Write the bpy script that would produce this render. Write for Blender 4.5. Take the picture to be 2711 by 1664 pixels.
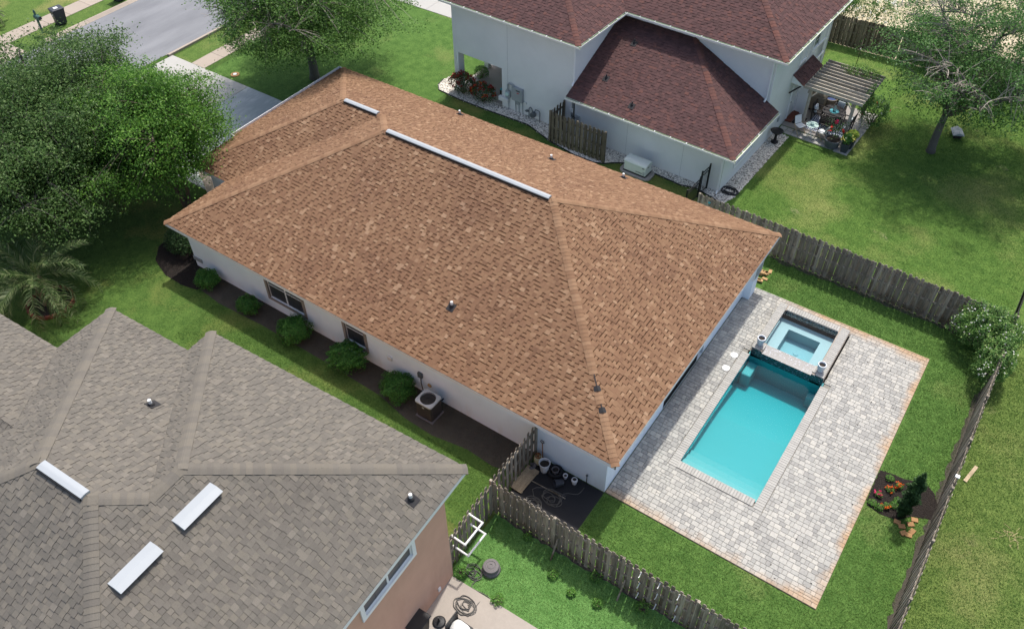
import bpy, math, random
import numpy as np
from mathutils import Vector, Matrix
R = math.radians
random.seed(7); rng = np.random.default_rng(7)
for o_ in list(bpy.data.objects): bpy.data.objects.remove(o_)
SC = bpy.context.scene
COL = SC.collection

# ------------------------------------------------------------------ camera
YAW, PITCH, ROLL = R(124.963), R(45.768), R(-0.710)
cd = bpy.data.cameras.new('camera'); cam = bpy.data.objects.new('camera', cd); COL.objects.link(cam)
fw = Vector((math.cos(YAW)*math.cos(PITCH), math.sin(YAW)*math.cos(PITCH), -math.sin(PITCH)))
rt = Vector((math.sin(YAW), -math.cos(YAW), 0)); up = rt.cross(fw)
rt2 = rt*math.cos(ROLL)+up*math.sin(ROLL); up2 = up*math.cos(ROLL)-rt*math.sin(ROLL)
CAM = Vector((27.8547, -14.4241, 25.3048))
cam.matrix_world = Matrix(((rt2.x, up2.x, -fw.x, CAM.x), (rt2.y, up2.y, -fw.y, CAM.y), (rt2.z, up2.z, -fw.z, CAM.z), (0, 0, 0, 1)))
cd.sensor_width = 36; cd.lens = 2250.8/2711*36; cd.clip_end = 2000; cd.clip_start = 0.5
SC.camera = cam

# ------------------------------------------------------------------ sky, sun, exposure
SUN = Vector((-0.22, 1.20, 2.5)).normalized()
w_ = bpy.data.worlds.new('World'); SC.world = w_; w_.use_nodes = True
nt = w_.node_tree; bg = nt.nodes['Background']
sk = nt.nodes.new('ShaderNodeTexSky'); sk.sky_type = 'NISHITA'; sk.sun_disc = False
sk.sun_elevation = math.asin(SUN.z); sk.sun_rotation = math.atan2(SUN.x, SUN.y)
sk.air_density = 0.9; sk.dust_density = 3.0; sk.ozone_density = 0.0
nt.links.new(sk.outputs[0], bg.inputs[0]); bg.inputs[1].default_value = 0.15
ld = bpy.data.lights.new('sun', 'SUN'); ld.energy = 2.6; ld.angle = R(1.8); ld.color = (1.0, 0.96, 0.90)
sun = bpy.data.objects.new('sun', ld); COL.objects.link(sun)
sun.rotation_euler = (-SUN).to_track_quat('-Z', 'Y').to_euler(); sun.location = (0, 40, 80)
vs = SC.view_settings; vs.view_transform = 'Standard'; vs.look = 'None'; vs.exposure = 0.68; vs.gamma = 1.0; vs.use_curve_mapping = False
SC.render.engine = 'CYCLES'

# ------------------------------------------------------------------ materials
def S2L(c):
    return tuple((x/12.92 if x <= .04045 else ((x+.055)/1.055)**2.4) for x in (c[0]/255, c[1]/255, c[2]/255))
def mul(c, k): return tuple(x*k for x in c)
class NT:
    def __init__(s, name):
        s.m = bpy.data.materials.new(name); s.m.use_nodes = True; s.t = s.m.node_tree
        s.b = s.t.nodes['Principled BSDF']; s.out = s.t.nodes['Material Output']
    def n(s, typ, **kw):
        x = s.t.nodes.new(typ)
        for k, v in kw.items():
            if k.startswith('i'): x.inputs[int(k[1:])].default_value = v
            else: setattr(x, k, v)
        return x
    def l(s, a, b): s.t.links.new(a, b)
    def pos(s): return s.n('ShaderNodeNewGeometry').outputs['Position']
    def objc(s): return s.n('ShaderNodeTexCoord').outputs['Object']
    def noise(s, vec, scale, detail=3, rough=.55):
        x = s.n('ShaderNodeTexNoise'); x.inputs['Scale'].default_value = scale; x.inputs['Detail'].default_value = detail; x.inputs['Roughness'].default_value = rough
        s.l(vec, x.inputs['Vector']); return x.outputs['Fac']
    def math(s, op, a, b=None, clamp=False):
        x = s.n('ShaderNodeMath', operation=op, use_clamp=clamp)
        for i, v in enumerate((a, b)):
            if v is None: continue
            if isinstance(v, (int, float)): x.inputs[i].default_value = v
            else: s.l(v, x.inputs[i])
        return x.outputs[0]
    def ramp(s, fac, stops, interp='LINEAR'):
        x = s.n('ShaderNodeValToRGB'); r = x.color_ramp; r.interpolation = interp
        while len(r.elements) < len(stops): r.elements.new(0.5)
        for e, (p, c) in zip(r.elements, stops):
            e.position = p; e.color = (c[0], c[1], c[2], 1) if not isinstance(c, (int, float)) else (c, c, c, 1)
        s.l(fac, x.inputs[0]); return x.outputs[0]
    def mix(s, fac, a, b, mode='MIX'):
        x = s.n('ShaderNodeMix', data_type='RGBA', blend_type=mode)
        for sock, v in ((x.inputs['Factor'], fac), (x.inputs['A'], a), (x.inputs['B'], b)):
            if isinstance(v, (int, float)): sock.default_value = v
            elif isinstance(v, tuple): sock.default_value = (v[0], v[1], v[2], 1)
            else: s.l(v, sock)
        return x.outputs['Result']
    def rand(s):   # one value per loose piece and per object
        a = s.n('ShaderNodeNewGeometry').outputs['Random Per Island']; b = s.n('ShaderNodeObjectInfo').outputs['Random']
        return s.math('FRACT', s.math('ADD', a, b))
    def rrand(s, salt=7.31):
        return s.math('FRACT', s.math('MULTIPLY', s.rand(), salt*13.7))
    def maprange(s, v, a, b, c=0., d=1.):
        x = s.n('ShaderNodeMapRange'); s.l(v, x.inputs[0])
        for i, q in enumerate((a, b, c, d)): x.inputs[i+1].default_value = q
        return x.outputs[0]
    def stretch(s, vec, sc):
        x = s.n('ShaderNodeMapping'); s.l(vec, x.inputs[0]); x.inputs['Scale'].default_value = sc; return x.outputs[0]
    def bump(s, h, strength, dist):
        x = s.n('ShaderNodeBump'); x.inputs['Strength'].default_value = strength; x.inputs['Distance'].default_value = dist
        s.l(h, x.inputs['Height']); s.l(x.outputs[0], s.b.inputs['Normal'])
    def fin(s, col=None, rough=.8, spec=.3, metal=0.):
        if col is not None:
            if isinstance(col, tuple): s.b.inputs['Base Color'].default_value = (col[0], col[1], col[2], 1)
            else: s.l(col, s.b.inputs['Base Color'])
        s.b.inputs['Roughness'].default_value = rough; s.b.inputs['Specular IOR Level'].default_value = spec; s.b.inputs['Metallic'].default_value = metal
        return s.m
MATS = {}
DIM = dict(coping=.62, joint_sand=.6, concrete_white=.62, concrete_tan=.62, concrete_patio=.66, concrete_slab=.7, plaster_pool=.62, plaster_spa=.6, white_metal=.56, paver_old=.7, sand_brick=.6, pebble=.85, gravel_base=.7, plank_wood=.8, ac_top=.75, generator_shell=.92, white_plastic=.8)
def simple(name, c, rough=.6, var=.12, scale=6., bump=0., spec=.35, metal=0., island=0., fine=60., dist=.01):
    s = NT(name); c = tuple(x*DIM.get(name, 1.) for x in S2L(c)); p = s.pos()
    n1 = s.noise(p, scale, 4, .6); n2 = s.noise(p, fine, 2, .5)
    v = s.math('ADD', s.math('MULTIPLY', s.math('SUBTRACT', n1, .5), 2*var), s.math('MULTIPLY', s.math('SUBTRACT', n2, .5), var))
    if island: v = s.math('ADD', v, s.math('MULTIPLY', s.math('SUBTRACT', s.rand(), .5), island*2))
    v = s.math('ADD', v, 1.0)
    x = s.n('ShaderNodeVectorMath', operation='SCALE'); x.inputs[0].default_value = c; s.l(v, x.inputs['Scale'])
    s.fin(None, rough, spec, metal); s.l(x.outputs[0], s.b.inputs['Base Color'])
    if bump: s.bump(n2, bump, dist)
    MATS[name] = s.m; return s.m
def shingle_mat(name, stops, dark, stain, stain_amt, patch_scale=.45):
    s = NT(name); p = s.pos()
    base = s.ramp(s.rand(), stops)
    gran = s.noise(p, 95, 2, .6)
    c = s.mix(s.maprange(gran, .3, .7), s.mix(1.0, base, (.80, .80, .80), 'MULTIPLY'), s.mix(1.0, base, (1.13, 1.13, 1.13), 'MULTIPLY'))
    big = s.noise(p, patch_scale, 5, .6)
    c = s.mix(s.maprange(big, .53, .68, 0, stain_amt), c, s.mix(1.0, c, stain, 'MULTIPLY'))
    med = s.noise(p, 2.6, 4, .65)
    c = s.mix(s.maprange(med, .58, .78, 0, .55), c, s.mix(1.0, c, dark, 'MULTIPLY'))
    # runoff streaks down the slopes
    s.bump(gran, .35, .006); s.fin(c, .95, .15); MATS[name] = s.m; return s.m
# main house: brown blend
A1 = [(S2L(x)[0]*.69, S2L(x)[1]*.72, S2L(x)[2]*.69) for x in ((134, 100, 79), (147, 111, 88), (154, 118, 93), (165, 129, 103), (180, 145, 118))]
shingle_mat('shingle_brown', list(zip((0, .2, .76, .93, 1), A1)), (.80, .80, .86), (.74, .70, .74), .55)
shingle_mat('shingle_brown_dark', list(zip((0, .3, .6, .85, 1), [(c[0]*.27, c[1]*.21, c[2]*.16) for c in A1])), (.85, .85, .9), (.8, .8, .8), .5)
A2 = [(S2L(x)[0]*.73, S2L(x)[1]*.725, S2L(x)[2]*.71) for x in ((114, 110, 103), (119, 114, 107), (124, 119, 111), (129, 123, 113), (135, 129, 120))]
shingle_mat('shingle_grey', list(zip((0, .3, .6, .85, 1), A2)), (.86, .86, .88), (.85, .84, .84), .5)
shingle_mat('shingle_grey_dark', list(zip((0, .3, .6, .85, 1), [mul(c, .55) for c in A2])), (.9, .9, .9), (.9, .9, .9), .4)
A3 = [mul(S2L(x), .74) for x in ((90, 69, 67), (97, 74, 72), (102, 77, 75), (107, 80, 77), (115, 82, 75))]
shingle_mat('shingle_red', list(zip((0, .3, .6, .85, 1), A3)), (.85, .85, .9), (.85, .82, .85), .4)
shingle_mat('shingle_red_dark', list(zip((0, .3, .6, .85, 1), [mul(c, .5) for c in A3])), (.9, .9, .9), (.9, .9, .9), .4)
shingle_mat('cap_brown', list(zip((0, .4, .8, 1), (A1[1], A1[2], A1[3], A1[3]))), (.85, .85, .88), (.8, .78, .8), .4)
shingle_mat('cap_grey', list(zip((0, .4, .8, 1), (A2[1], A2[2], A2[3], A2[3]))), (.9, .9, .9), (.9, .9, .9), .4)
shingle_mat('cap_red', list(zip((0, .3, .7, 1), (A3[1], mul(S2L((110, 80, 74)), .74), mul(S2L((122, 85, 76)), .74), mul(S2L((98, 76, 73)), .74)))), (.9, .9, .9), (.9, .9, .9), .4)
simple('felt', (66, 58, 54), .95, .15)
simple('tar', (48, 47, 48), .9, .2, 20)
def wall_mat(name, c, stain=None, amt=.0, zlo=.0, zhi=.9, var=.04):
    s = NT(name); p = s.pos(); c = S2L(c)
    n1 = s.noise(p, .8, 4, .6); n2 = s.noise(p, 45, 3, .6)
    col = s.mix(s.maprange(n1, .3, .7), mul(c, 1-var), mul(c, 1+var))
    if stain:
        z = s.n('ShaderNodeSeparateXYZ'); s.l(p, z.inputs[0])
        m = s.math('MULTIPLY', s.maprange(z.outputs[2], zlo, zhi, 1, 0), s.maprange(s.noise(s.stretch(p, (.5, .5, .12)), 1.6, 4, .65), .5, .72))
        col = s.mix(s.math('MULTIPLY', m, amt), col, S2L(stain))
    s.bump(n2, .5, .008); s.fin(col, .9, .2); MATS[name] = s.m
wall_mat('stucco_white', (228, 239, 246), (190, 172, 130), .45)
wall_mat('stucco_grey', (214, 217, 216), (190, 192, 188), .3)
wall_mat('stucco_tan', (200, 160, 138), (168, 126, 104), .6, 0, 5.5, .06)
simple('white_trim', (226, 228, 228), .45, .03)
simple('white_metal', (205, 211, 214), .5, .05, 2)
simple('white_plastic', (236, 236, 232), .4, .03)
simple('gutter_inside', (178, 186, 158), .6, .12, 12)
simple('greige_trim', (140, 132, 124), .7, .06)
def glass_mat(name, c, rough=.06):
    s = NT(name); s.fin(S2L(c), rough, .7); MATS[name] = s.m
glass_mat('dark_glass', (38, 42, 46)); glass_mat('screen_glass', (52, 55, 60), .35); glass_mat('green_glass', (70, 84, 76), .1)
simple('muntin', (70, 74, 80), .5, .05)
def wood_mat(name, c1, c2, rough=.9, moss=None):
    s = NT(name); p = s.pos()
    st = s.noise(s.stretch(p, (28, 28, 1.6)), 1.0, 5, .65); blot = s.noise(p, 2.2, 4, .6)
    c = s.mix(s.maprange(st, .3, .72), S2L(c1), S2L(c2))
    c = s.mix(s.rand(), s.mix(1.0, c, (1.12, 1.1, 1.06), 'MULTIPLY'), s.mix(1.0, c, (.5, .49, .47), 'MULTIPLY'))
    c = s.mix(s.maprange(blot, .52, .75, 0, .7), c, s.mix(1.0, c, (.5, .49, .48), 'MULTIPLY'))
    if moss:
        z = s.n('ShaderNodeSeparateXYZ'); s.l(p, z.inputs[0])
        c = s.mix(s.math('MULTIPLY', s.maprange(z.outputs[2], .05, .8, .8, 0), s.maprange(blot, .35, .6)), c, S2L(moss))
    s.bump(st, .6, .006); s.fin(c, rough, .2); MATS[name] = s.m
wood_mat('fence_wood', (112, 105, 95), (182, 172, 158), .92, (88, 74, 50))
wood_mat('fence_wood_dark', (86, 80, 70), (134, 125, 110), .92, (70, 72, 46))
wood_mat('pergola_wood', (172, 164, 154), (212, 204, 194))
wood_mat('plank_wood', (150, 132, 108), (196, 180, 152))
wood_mat('dark_wood', (44, 42, 42), (66, 62, 60), .6)
def paver_mat():
    s = NT('paver'); p = s.pos()
    base = s.ramp(s.rand(), [(0, mul(S2L((176, 174, 168)), .64)), (.22, mul(S2L((189, 187, 180)), .64)), (.5, mul(S2L((198, 196, 188)), .64)), (.8, mul(S2L((208, 205, 196)), .64)), (1, mul(S2L((217, 213, 202)), .64))])
    n = s.noise(p, 14, 4, .65); c = s.mix(s.maprange(n, .3, .7), s.mix(1.0, base, (.84, .84, .85), 'MULTIPLY'), s.mix(1.0, base, (1.07, 1.07, 1.06), 'MULTIPLY'))
    z = s.n('ShaderNodeSeparateXYZ'); s.l(p, z.inputs[0]); x, y = z.outputs[0], z.outputs[1]
    wob = s.math('MULTIPLY', s.math('SUBTRACT', s.noise(p, .7, 4, .6), .45), 1.5)
    # irrigation rust along the outer edges of the deck
    dx = s.math('SUBTRACT', 28.738, x); dy0 = s.math('SUBTRACT', y, .503); dy1 = s.math('SUBTRACT', 12.877, y)
    m1 = s.maprange(s.math('ADD', dx, wob), .0, .36, 1, 0)
    m2 = s.maprange(s.math('ADD', dy0, wob), .0, .42, .85, 0)
    m3 = s.math('MULTIPLY', s.maprange(s.math('ADD', dy1, s.math('MULTIPLY', wob, .9)), .10, .60, 1, 0), s.maprange(x, 22.3, 24.5))
    m = s.math('MAXIMUM', s.math('MAXIMUM', m1, m2), m3)
    rust = s.mix(s.noise(p, 5, 3), mul(S2L((204, 136, 56)), .62), mul(S2L((222, 172, 96)), .64))
    c = s.mix(s.math('MULTIPLY', m, .8), c, s.mix(.35, rust, c, 'MIX'))
    s.bump(n, .4, .006); s.fin(c, .85, .25); MATS['paver'] = s.m
paver_mat()
simple('coping', (199, 196, 188), .75, .10, 9, .4, island=.08, fine=38)
simple('paver_old', (196, 160, 112), .85, .12, 8, .3, island=.12)
simple('joint_sand', (164, 160, 150), .95, .15, 10)
simple('concrete_white', (205, 203, 196), .85, .08, 1.2, .3, fine=30)
simple('concrete_tan', (196, 182, 166), .88, .08, 1.5, .3, island=.05, fine=25)
simple('concrete_patio', (188, 178, 166), .88, .13, 1.1, .3, fine=14)
simple('concrete_slab', (170, 164, 158), .85, .08, 2, .2)
def drive_mat():
    s = NT('concrete_drive'); p = s.pos()
    n = s.noise(p, .9, 5, .65); n2 = s.noise(s.stretch(p, (1, .35, 1)), 2.2, 5, .7)
    c = s.mix(s.maprange(n2, .48, .85), mul(S2L((172, 178, 178)), .85), mul(S2L((222, 224, 222)), .85))
    c = s.mix(s.maprange(n, .5, .75, 0, .6), c, mul(S2L((158, 166, 166)), .85))
    s.bump(s.noise(p, 40, 2), .3, .006); s.fin(c, .8, .3); MATS['concrete_drive'] = s.m
drive_mat()
def road_mat():
    s = NT('asphalt'); p = s.pos()
    n = s.noise(s.stretch(p, (1, .25, 1)), .8, 5, .6); f = s.noise(p, 70, 2, .6); sp = s.noise(s.stretch(p, (1.2, 1, 1)), 1.4, 3, .5)
    c = s.mix(s.maprange(n, .3, .7), mul(S2L((142, 144, 148)), .62), mul(S2L((166, 168, 171)), .62))
    c = s.mix(s.maprange(f, .35, .65, 0, .5), c, s.mix(1.0, c, (.72, .72, .73), 'MULTIPLY'))
    c = s.mix(s.maprange(sp, .74, .78, 0, .5), c, mul(S2L((98, 98, 100)), .62))
    s.bump(f, .4, .01); s.fin(c, .9, .2); MATS['asphalt'] = s.m
road_mat()
def lawn_mat(name, g1, g2, dry, dry_lo, dry_hi, bare=None, bare_lo=.66, bare_hi=.78, sc=.32, fine=12.):
    s = NT(name); p = s.pos(); g1, g2, dry = S2L(g1), S2L(g2), S2L(dry)
    f = s.noise(p, fine, 5, .7); f2 = s.noise(p, fine*2.9, 3, .7); m = s.noise(p, 2.3, 4, .6); b = s.noise(p, sc, 5, .55)
    ff = s.math('ADD', s.math('MULTIPLY', f, .55), s.math('MULTIPLY', f2, .45))
    c = s.mix(s.maprange(s.math('ADD', s.math('MULTIPLY', ff, .65), s.math('MULTIPLY', m, .35)), .41, .61), g1, g2)
    c = s.mix(s.math('MULTIPLY', s.maprange(s.math('ADD', s.math('MULTIPLY', b, .75), s.math('MULTIPLY', f, .25)), dry_lo, dry_hi), .85), c, dry)
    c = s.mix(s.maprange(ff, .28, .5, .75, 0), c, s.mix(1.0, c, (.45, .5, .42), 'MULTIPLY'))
    if bare: c = s.mix(s.maprange(s.math('ADD', s.math('MULTIPLY', s.noise(p, .55, 5, .65), .85), s.math('MULTIPLY', f, .15)), bare_lo, bare_hi, 0, .8), c, S2L(bare))
    s.bump(ff, .9, .05); s.fin(c, .95, .1); MATS[name] = s.m
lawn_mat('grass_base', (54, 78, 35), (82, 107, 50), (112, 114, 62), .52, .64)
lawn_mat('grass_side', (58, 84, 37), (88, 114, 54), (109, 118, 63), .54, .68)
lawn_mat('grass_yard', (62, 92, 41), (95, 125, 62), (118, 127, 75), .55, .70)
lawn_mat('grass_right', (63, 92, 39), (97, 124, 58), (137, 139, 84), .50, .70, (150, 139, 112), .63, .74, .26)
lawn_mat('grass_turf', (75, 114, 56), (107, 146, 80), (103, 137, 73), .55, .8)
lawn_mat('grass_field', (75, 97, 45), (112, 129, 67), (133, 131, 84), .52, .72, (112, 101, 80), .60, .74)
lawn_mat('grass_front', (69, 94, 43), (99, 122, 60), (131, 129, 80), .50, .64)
lawn_mat('sand_lot', (96, 104, 56), (132, 132, 80), (196, 182, 156), .38, .50, (206, 192, 166), .45, .6)
simple('soil', (58, 52, 46), .97, .35, 7, .9, fine=30, dist=.04)
simple('mulch', (40, 34, 30), .97, .4, 14, .9, fine=40, dist=.05)
simple('soil_side', (72, 67, 58), .97, .35, 3, .8, fine=26, dist=.04)
simple('gravel_base', (150, 144, 134), .95, .2, 20, .6)
simple('pebble', (226, 220, 208), .9, .15, 20, 0, island=.38)
simple('black_fabric', (34, 34, 36), .85, .25, 3, .2)
simple('black_metal', (22, 22, 24), .45, .1)
simple('black_plastic', (34, 34, 36), .5, .1)
simple('dark_plastic', (52, 54, 60), .5, .1)
simple('grey_metal', (150, 156, 158), .5, .06)
simple('grey_dark_metal', (84, 90, 92), .5, .08)
simple('ac_metal', (66, 60, 56), .6, .1)
simple('ac_top', (208, 206, 200), .5, .05)
simple('generator_shell', (206, 212, 204), .45, .03)
simple('hose_grey', (86, 84, 80), .7, .1)
simple('hose_dark', (40, 40, 42), .6, .1)
simple('rubber', (26, 26, 28), .8, .1)
simple('resin_grey', (104, 100, 100), .7, .1, 8)
simple('ceramic_white', (214, 214, 214), .5, .06)
simple('ceramic_pot', (196, 200, 204), .6, .1, 20)
simple('pot_grey', (92, 96, 100), .7, .1)
simple('planter_dark', (64, 70, 76), .6, .1)
simple('tank_paint', (196, 186, 150), .6, .2, 9)
simple('rust', (140, 92, 54), .9, .2, 12)
simple('brick_edge', (112, 66, 52), .9, .2, 10, .4, island=.15)
simple('sand_brick', (196, 152, 104), .9, .12, 10, .3, island=.12)
simple('cover_tan', (126, 116, 100), .9, .15, 8)
simple('cushion', (190, 200, 206), .9, .2, 12)
simple('blue_cloth', (62, 78, 120), .9, .3, 18)
simple('teal', (64, 156, 166), .5, .1)
simple('glass_green', (190, 214, 206), .15, .03)
simple('green_paint', (62, 92, 86), .5, .1)
simple('tile_white', (220, 220, 216), .4, .05)
simple('bark', (104, 92, 80), .95, .3, 9, .8, dist=.03)
simple('bark_oak', (98, 94, 88), .95, .3, 9, .8, dist=.03)
simple('twig', (150, 142, 130), .95, .2, 9)
simple('palm_trunk', (112, 96, 76), .95, .3, 12, .8, dist=.04)
simple('red_print', (196, 60, 60), .6, .05)
simple('dark_print', (58, 60, 62), .6, .05)
simple('straw', (190, 172, 130), .95, .15, island=.1)
simple('curtain_white', (226, 230, 232), .8, .1)
def rug_mat():
    s = NT('rug_stripe'); p = s.objc(); x = s.n('ShaderNodeTexWave'); x.inputs['Scale'].default_value = 3.2; x.inputs['Distortion'].default_value = 3.5; x.inputs['Detail'].default_value = 2; s.l(p, x.inputs[0])
    s.fin(s.ramp(x.outputs['Fac'], [(.4, S2L((60, 78, 118))), (.55, S2L((196, 200, 206)))]), .95, .1); MATS['rug_stripe'] = s.m
rug_mat()
def leaf_mat(name, cols, trans=.35, rough=.45):
    s = NT(name); r = s.rand(); p = s.pos()
    c = s.ramp(r, [(i/(len(cols)-1), S2L(x)) for i, x in enumerate(cols)])
    n = s.noise(p, 1.1, 3, .6); c = s.mix(s.maprange(n, .32, .68), s.mix(1.0, c, (.78, .82, .8), 'MULTIPLY'), s.mix(1.0, c, (1.2, 1.16, 1.1), 'MULTIPLY'))
    s.fin(c, rough, .16)
    tr = s.n('ShaderNodeBsdfTranslucent'); s.l(c, tr.inputs[0]); mx = s.n('ShaderNodeMixShader'); mx.inputs[0].default_value = trans
    s.l(s.b.outputs[0], mx.inputs[1]); s.l(tr.outputs[0], mx.inputs[2]); s.l(mx.outputs[0], s.out.inputs[0]); MATS[name] = s.m
leaf_mat('leaf_oak', [(52, 78, 38), (67, 96, 47), (85, 115, 60), (118, 142, 90)], .42)
leaf_mat('leaf_oak_mid', [(60, 92, 40), (76, 112, 50), (95, 132, 62), (122, 154, 84)], .38)
leaf_mat('leaf_myrtle', [(58, 94, 34), (72, 114, 42), (92, 136, 52), (126, 164, 76)], .42)
leaf_mat('leaf_sparse', [(56, 90, 46), (70, 108, 54), (88, 128, 66), (114, 150, 86)], .38)
leaf_mat('leaf_hedge', [(50, 90, 38), (64, 110, 46), (80, 128, 56), (98, 144, 68)], .3)
leaf_mat('leaf_vine', [(58, 92, 42), (76, 114, 54), (100, 136, 68), (150, 174, 106)], .35)
leaf_mat('leaf_dark', [(46, 68, 42), (58, 84, 50), (74, 102, 60)], .3)
leaf_mat('leaf_palm', [(50, 70, 36), (64, 86, 46), (84, 102, 60), (126, 134, 98)], .25)
leaf_mat('leaf_cypress', [(40, 64, 36), (54, 82, 44), (72, 100, 56)], .25)
leaf_mat('leaf_small', [(64, 104, 44), (86, 130, 56), (112, 152, 72)], .3)
leaf_mat('leaf_lime', [(120, 150, 52), (150, 172, 66), (176, 190, 84)], .3)
leaf_mat('petal_red', [(176, 34, 40), (214, 52, 52), (226, 84, 74)], .3)
leaf_mat('petal_dark_red', [(120, 30, 36), (150, 40, 40), (172, 62, 50)], .3)
leaf_mat('petal_orange', [(206, 84, 30), (230, 112, 44)], .3)
leaf_mat('petal_yellow', [(232, 218, 110), (244, 234, 150)], .3)
leaf_mat('petal_white', [(236, 236, 228), (248, 248, 244)], .3)
leaf_mat('petal_pink', [(206, 44, 92), (226, 74, 120)], .3)
leaf_mat('grass_blade', [(62, 94, 40), (82, 116, 54), (102, 134, 66), (128, 150, 84)], .3, .8)
def tile_mat():
    s = NT('spa_tile'); p = s.pos(); v = s.n('ShaderNodeTexVoronoi'); v.inputs['Scale'].default_value = 26; s.l(p, v.inputs['Vector'])
    f = s.n('ShaderNodeSeparateColor'); s.l(v.outputs['Color'], f.inputs[0])
    c = s.ramp(f.outputs[0], [(0, S2L((20, 24, 32))), (.5, S2L((32, 36, 46))), (.85, S2L((52, 58, 70))), (1, S2L((120, 126, 142)))])
    s.fin(c, .25, .6); MATS['spa_tile'] = s.m
tile_mat()
simple('plaster_pool', (104, 196, 200), .7, .03, 1.5)
simple('plaster_spa', (206, 222, 226), .7, .03, 1.5)
def water_mat(name, acol, dens):
    s = NT(name); s.t.nodes.remove(s.b)
    tr = s.n('ShaderNodeBsdfTransparent'); gl = s.n('ShaderNodeBsdfGlossy'); gl.inputs['Roughness'].default_value = .02
    fr = s.n('ShaderNodeFresnel'); fr.inputs[0].default_value = 1.2
    p = s.pos(); b = s.n('ShaderNodeBump'); b.inputs['Strength'].default_value = .10; b.inputs['Distance'].default_value = .03; s.l(s.noise(p, 3.0, 3), b.inputs['Height'])
    s.l(b.outputs[0], gl.inputs['Normal']); s.l(b.outputs[0], fr.inputs['Normal'])
    mx = s.n('ShaderNodeMixShader'); s.l(fr.outputs[0], mx.inputs[0]); s.l(tr.outputs[0], mx.inputs[1]); s.l(gl.outputs[0], mx.inputs[2]); s.l(mx.outputs[0], s.out.inputs[0])
    va = s.n('ShaderNodeVolumeAbsorption'); va.inputs['Color'].default_value = (*acol, 1); va.inputs['Density'].default_value = dens; s.l(va.outputs[0], s.out.inputs['Volume']); MATS[name] = s.m
water_mat('pool_water', (.04, .84, .88), .9)
water_mat('spa_water', (.45, .86, .92), .75)
def M(n): return MATS[n]
# ------------------------------------------------------------------ helpers
def mesh_obj(name, verts, faces, mats, parent=None, loc=(0, 0, 0), rot=(0, 0, 0), fm=None, smooth=False, bevel=0., kind=None, seg=1):
    me = bpy.data.meshes.new(name); me.from_pydata([tuple(v) for v in verts], [], faces)
    for m in (mats if isinstance(mats, (list, tuple)) else [mats]): me.materials.append(M(m))
    if fm: me.polygons.foreach_set('material_index', fm)
    if smooth: me.polygons.foreach_set('use_smooth', [True]*len(me.polygons))
    me.update(); return inst(name, me, parent, loc, rot, bevel, kind, seg)
def inst(name, me, parent=None, loc=(0, 0, 0), rot=(0, 0, 0), bevel=0., kind=None, seg=1):
    o = bpy.data.objects.new(name, me); COL.objects.link(o); o.location = loc; o.rotation_euler = rot
    if parent: o.parent = parent
    if bevel:
        b = o.modifiers.new('bevel', 'BEVEL'); b.width = bevel; b.segments = seg; b.limit_method = 'ANGLE'; b.angle_limit = R(40)
    if kind: o['kind'] = kind
    return o
def tag(o, label, cat, group=None):
    o['label'] = label; o['category'] = cat
    if group: o['group'] = group
    return o
def thing(name, label, cat, loc=(0, 0, 0), rz=0., group=None):
    o = bpy.data.objects.new(name, None); COL.objects.link(o); o.location = loc; o.rotation_euler = (0, 0, rz); o.empty_display_size = .2
    return tag(o, label, cat, group)
def copy_tree(o, parent=None):
    c = o.copy(); COL.objects.link(c); c.parent = parent
    for ch in KIDS.get(o.name, list(o.children)): copy_tree(ch, c)
    return c
KIDS = {}
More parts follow.
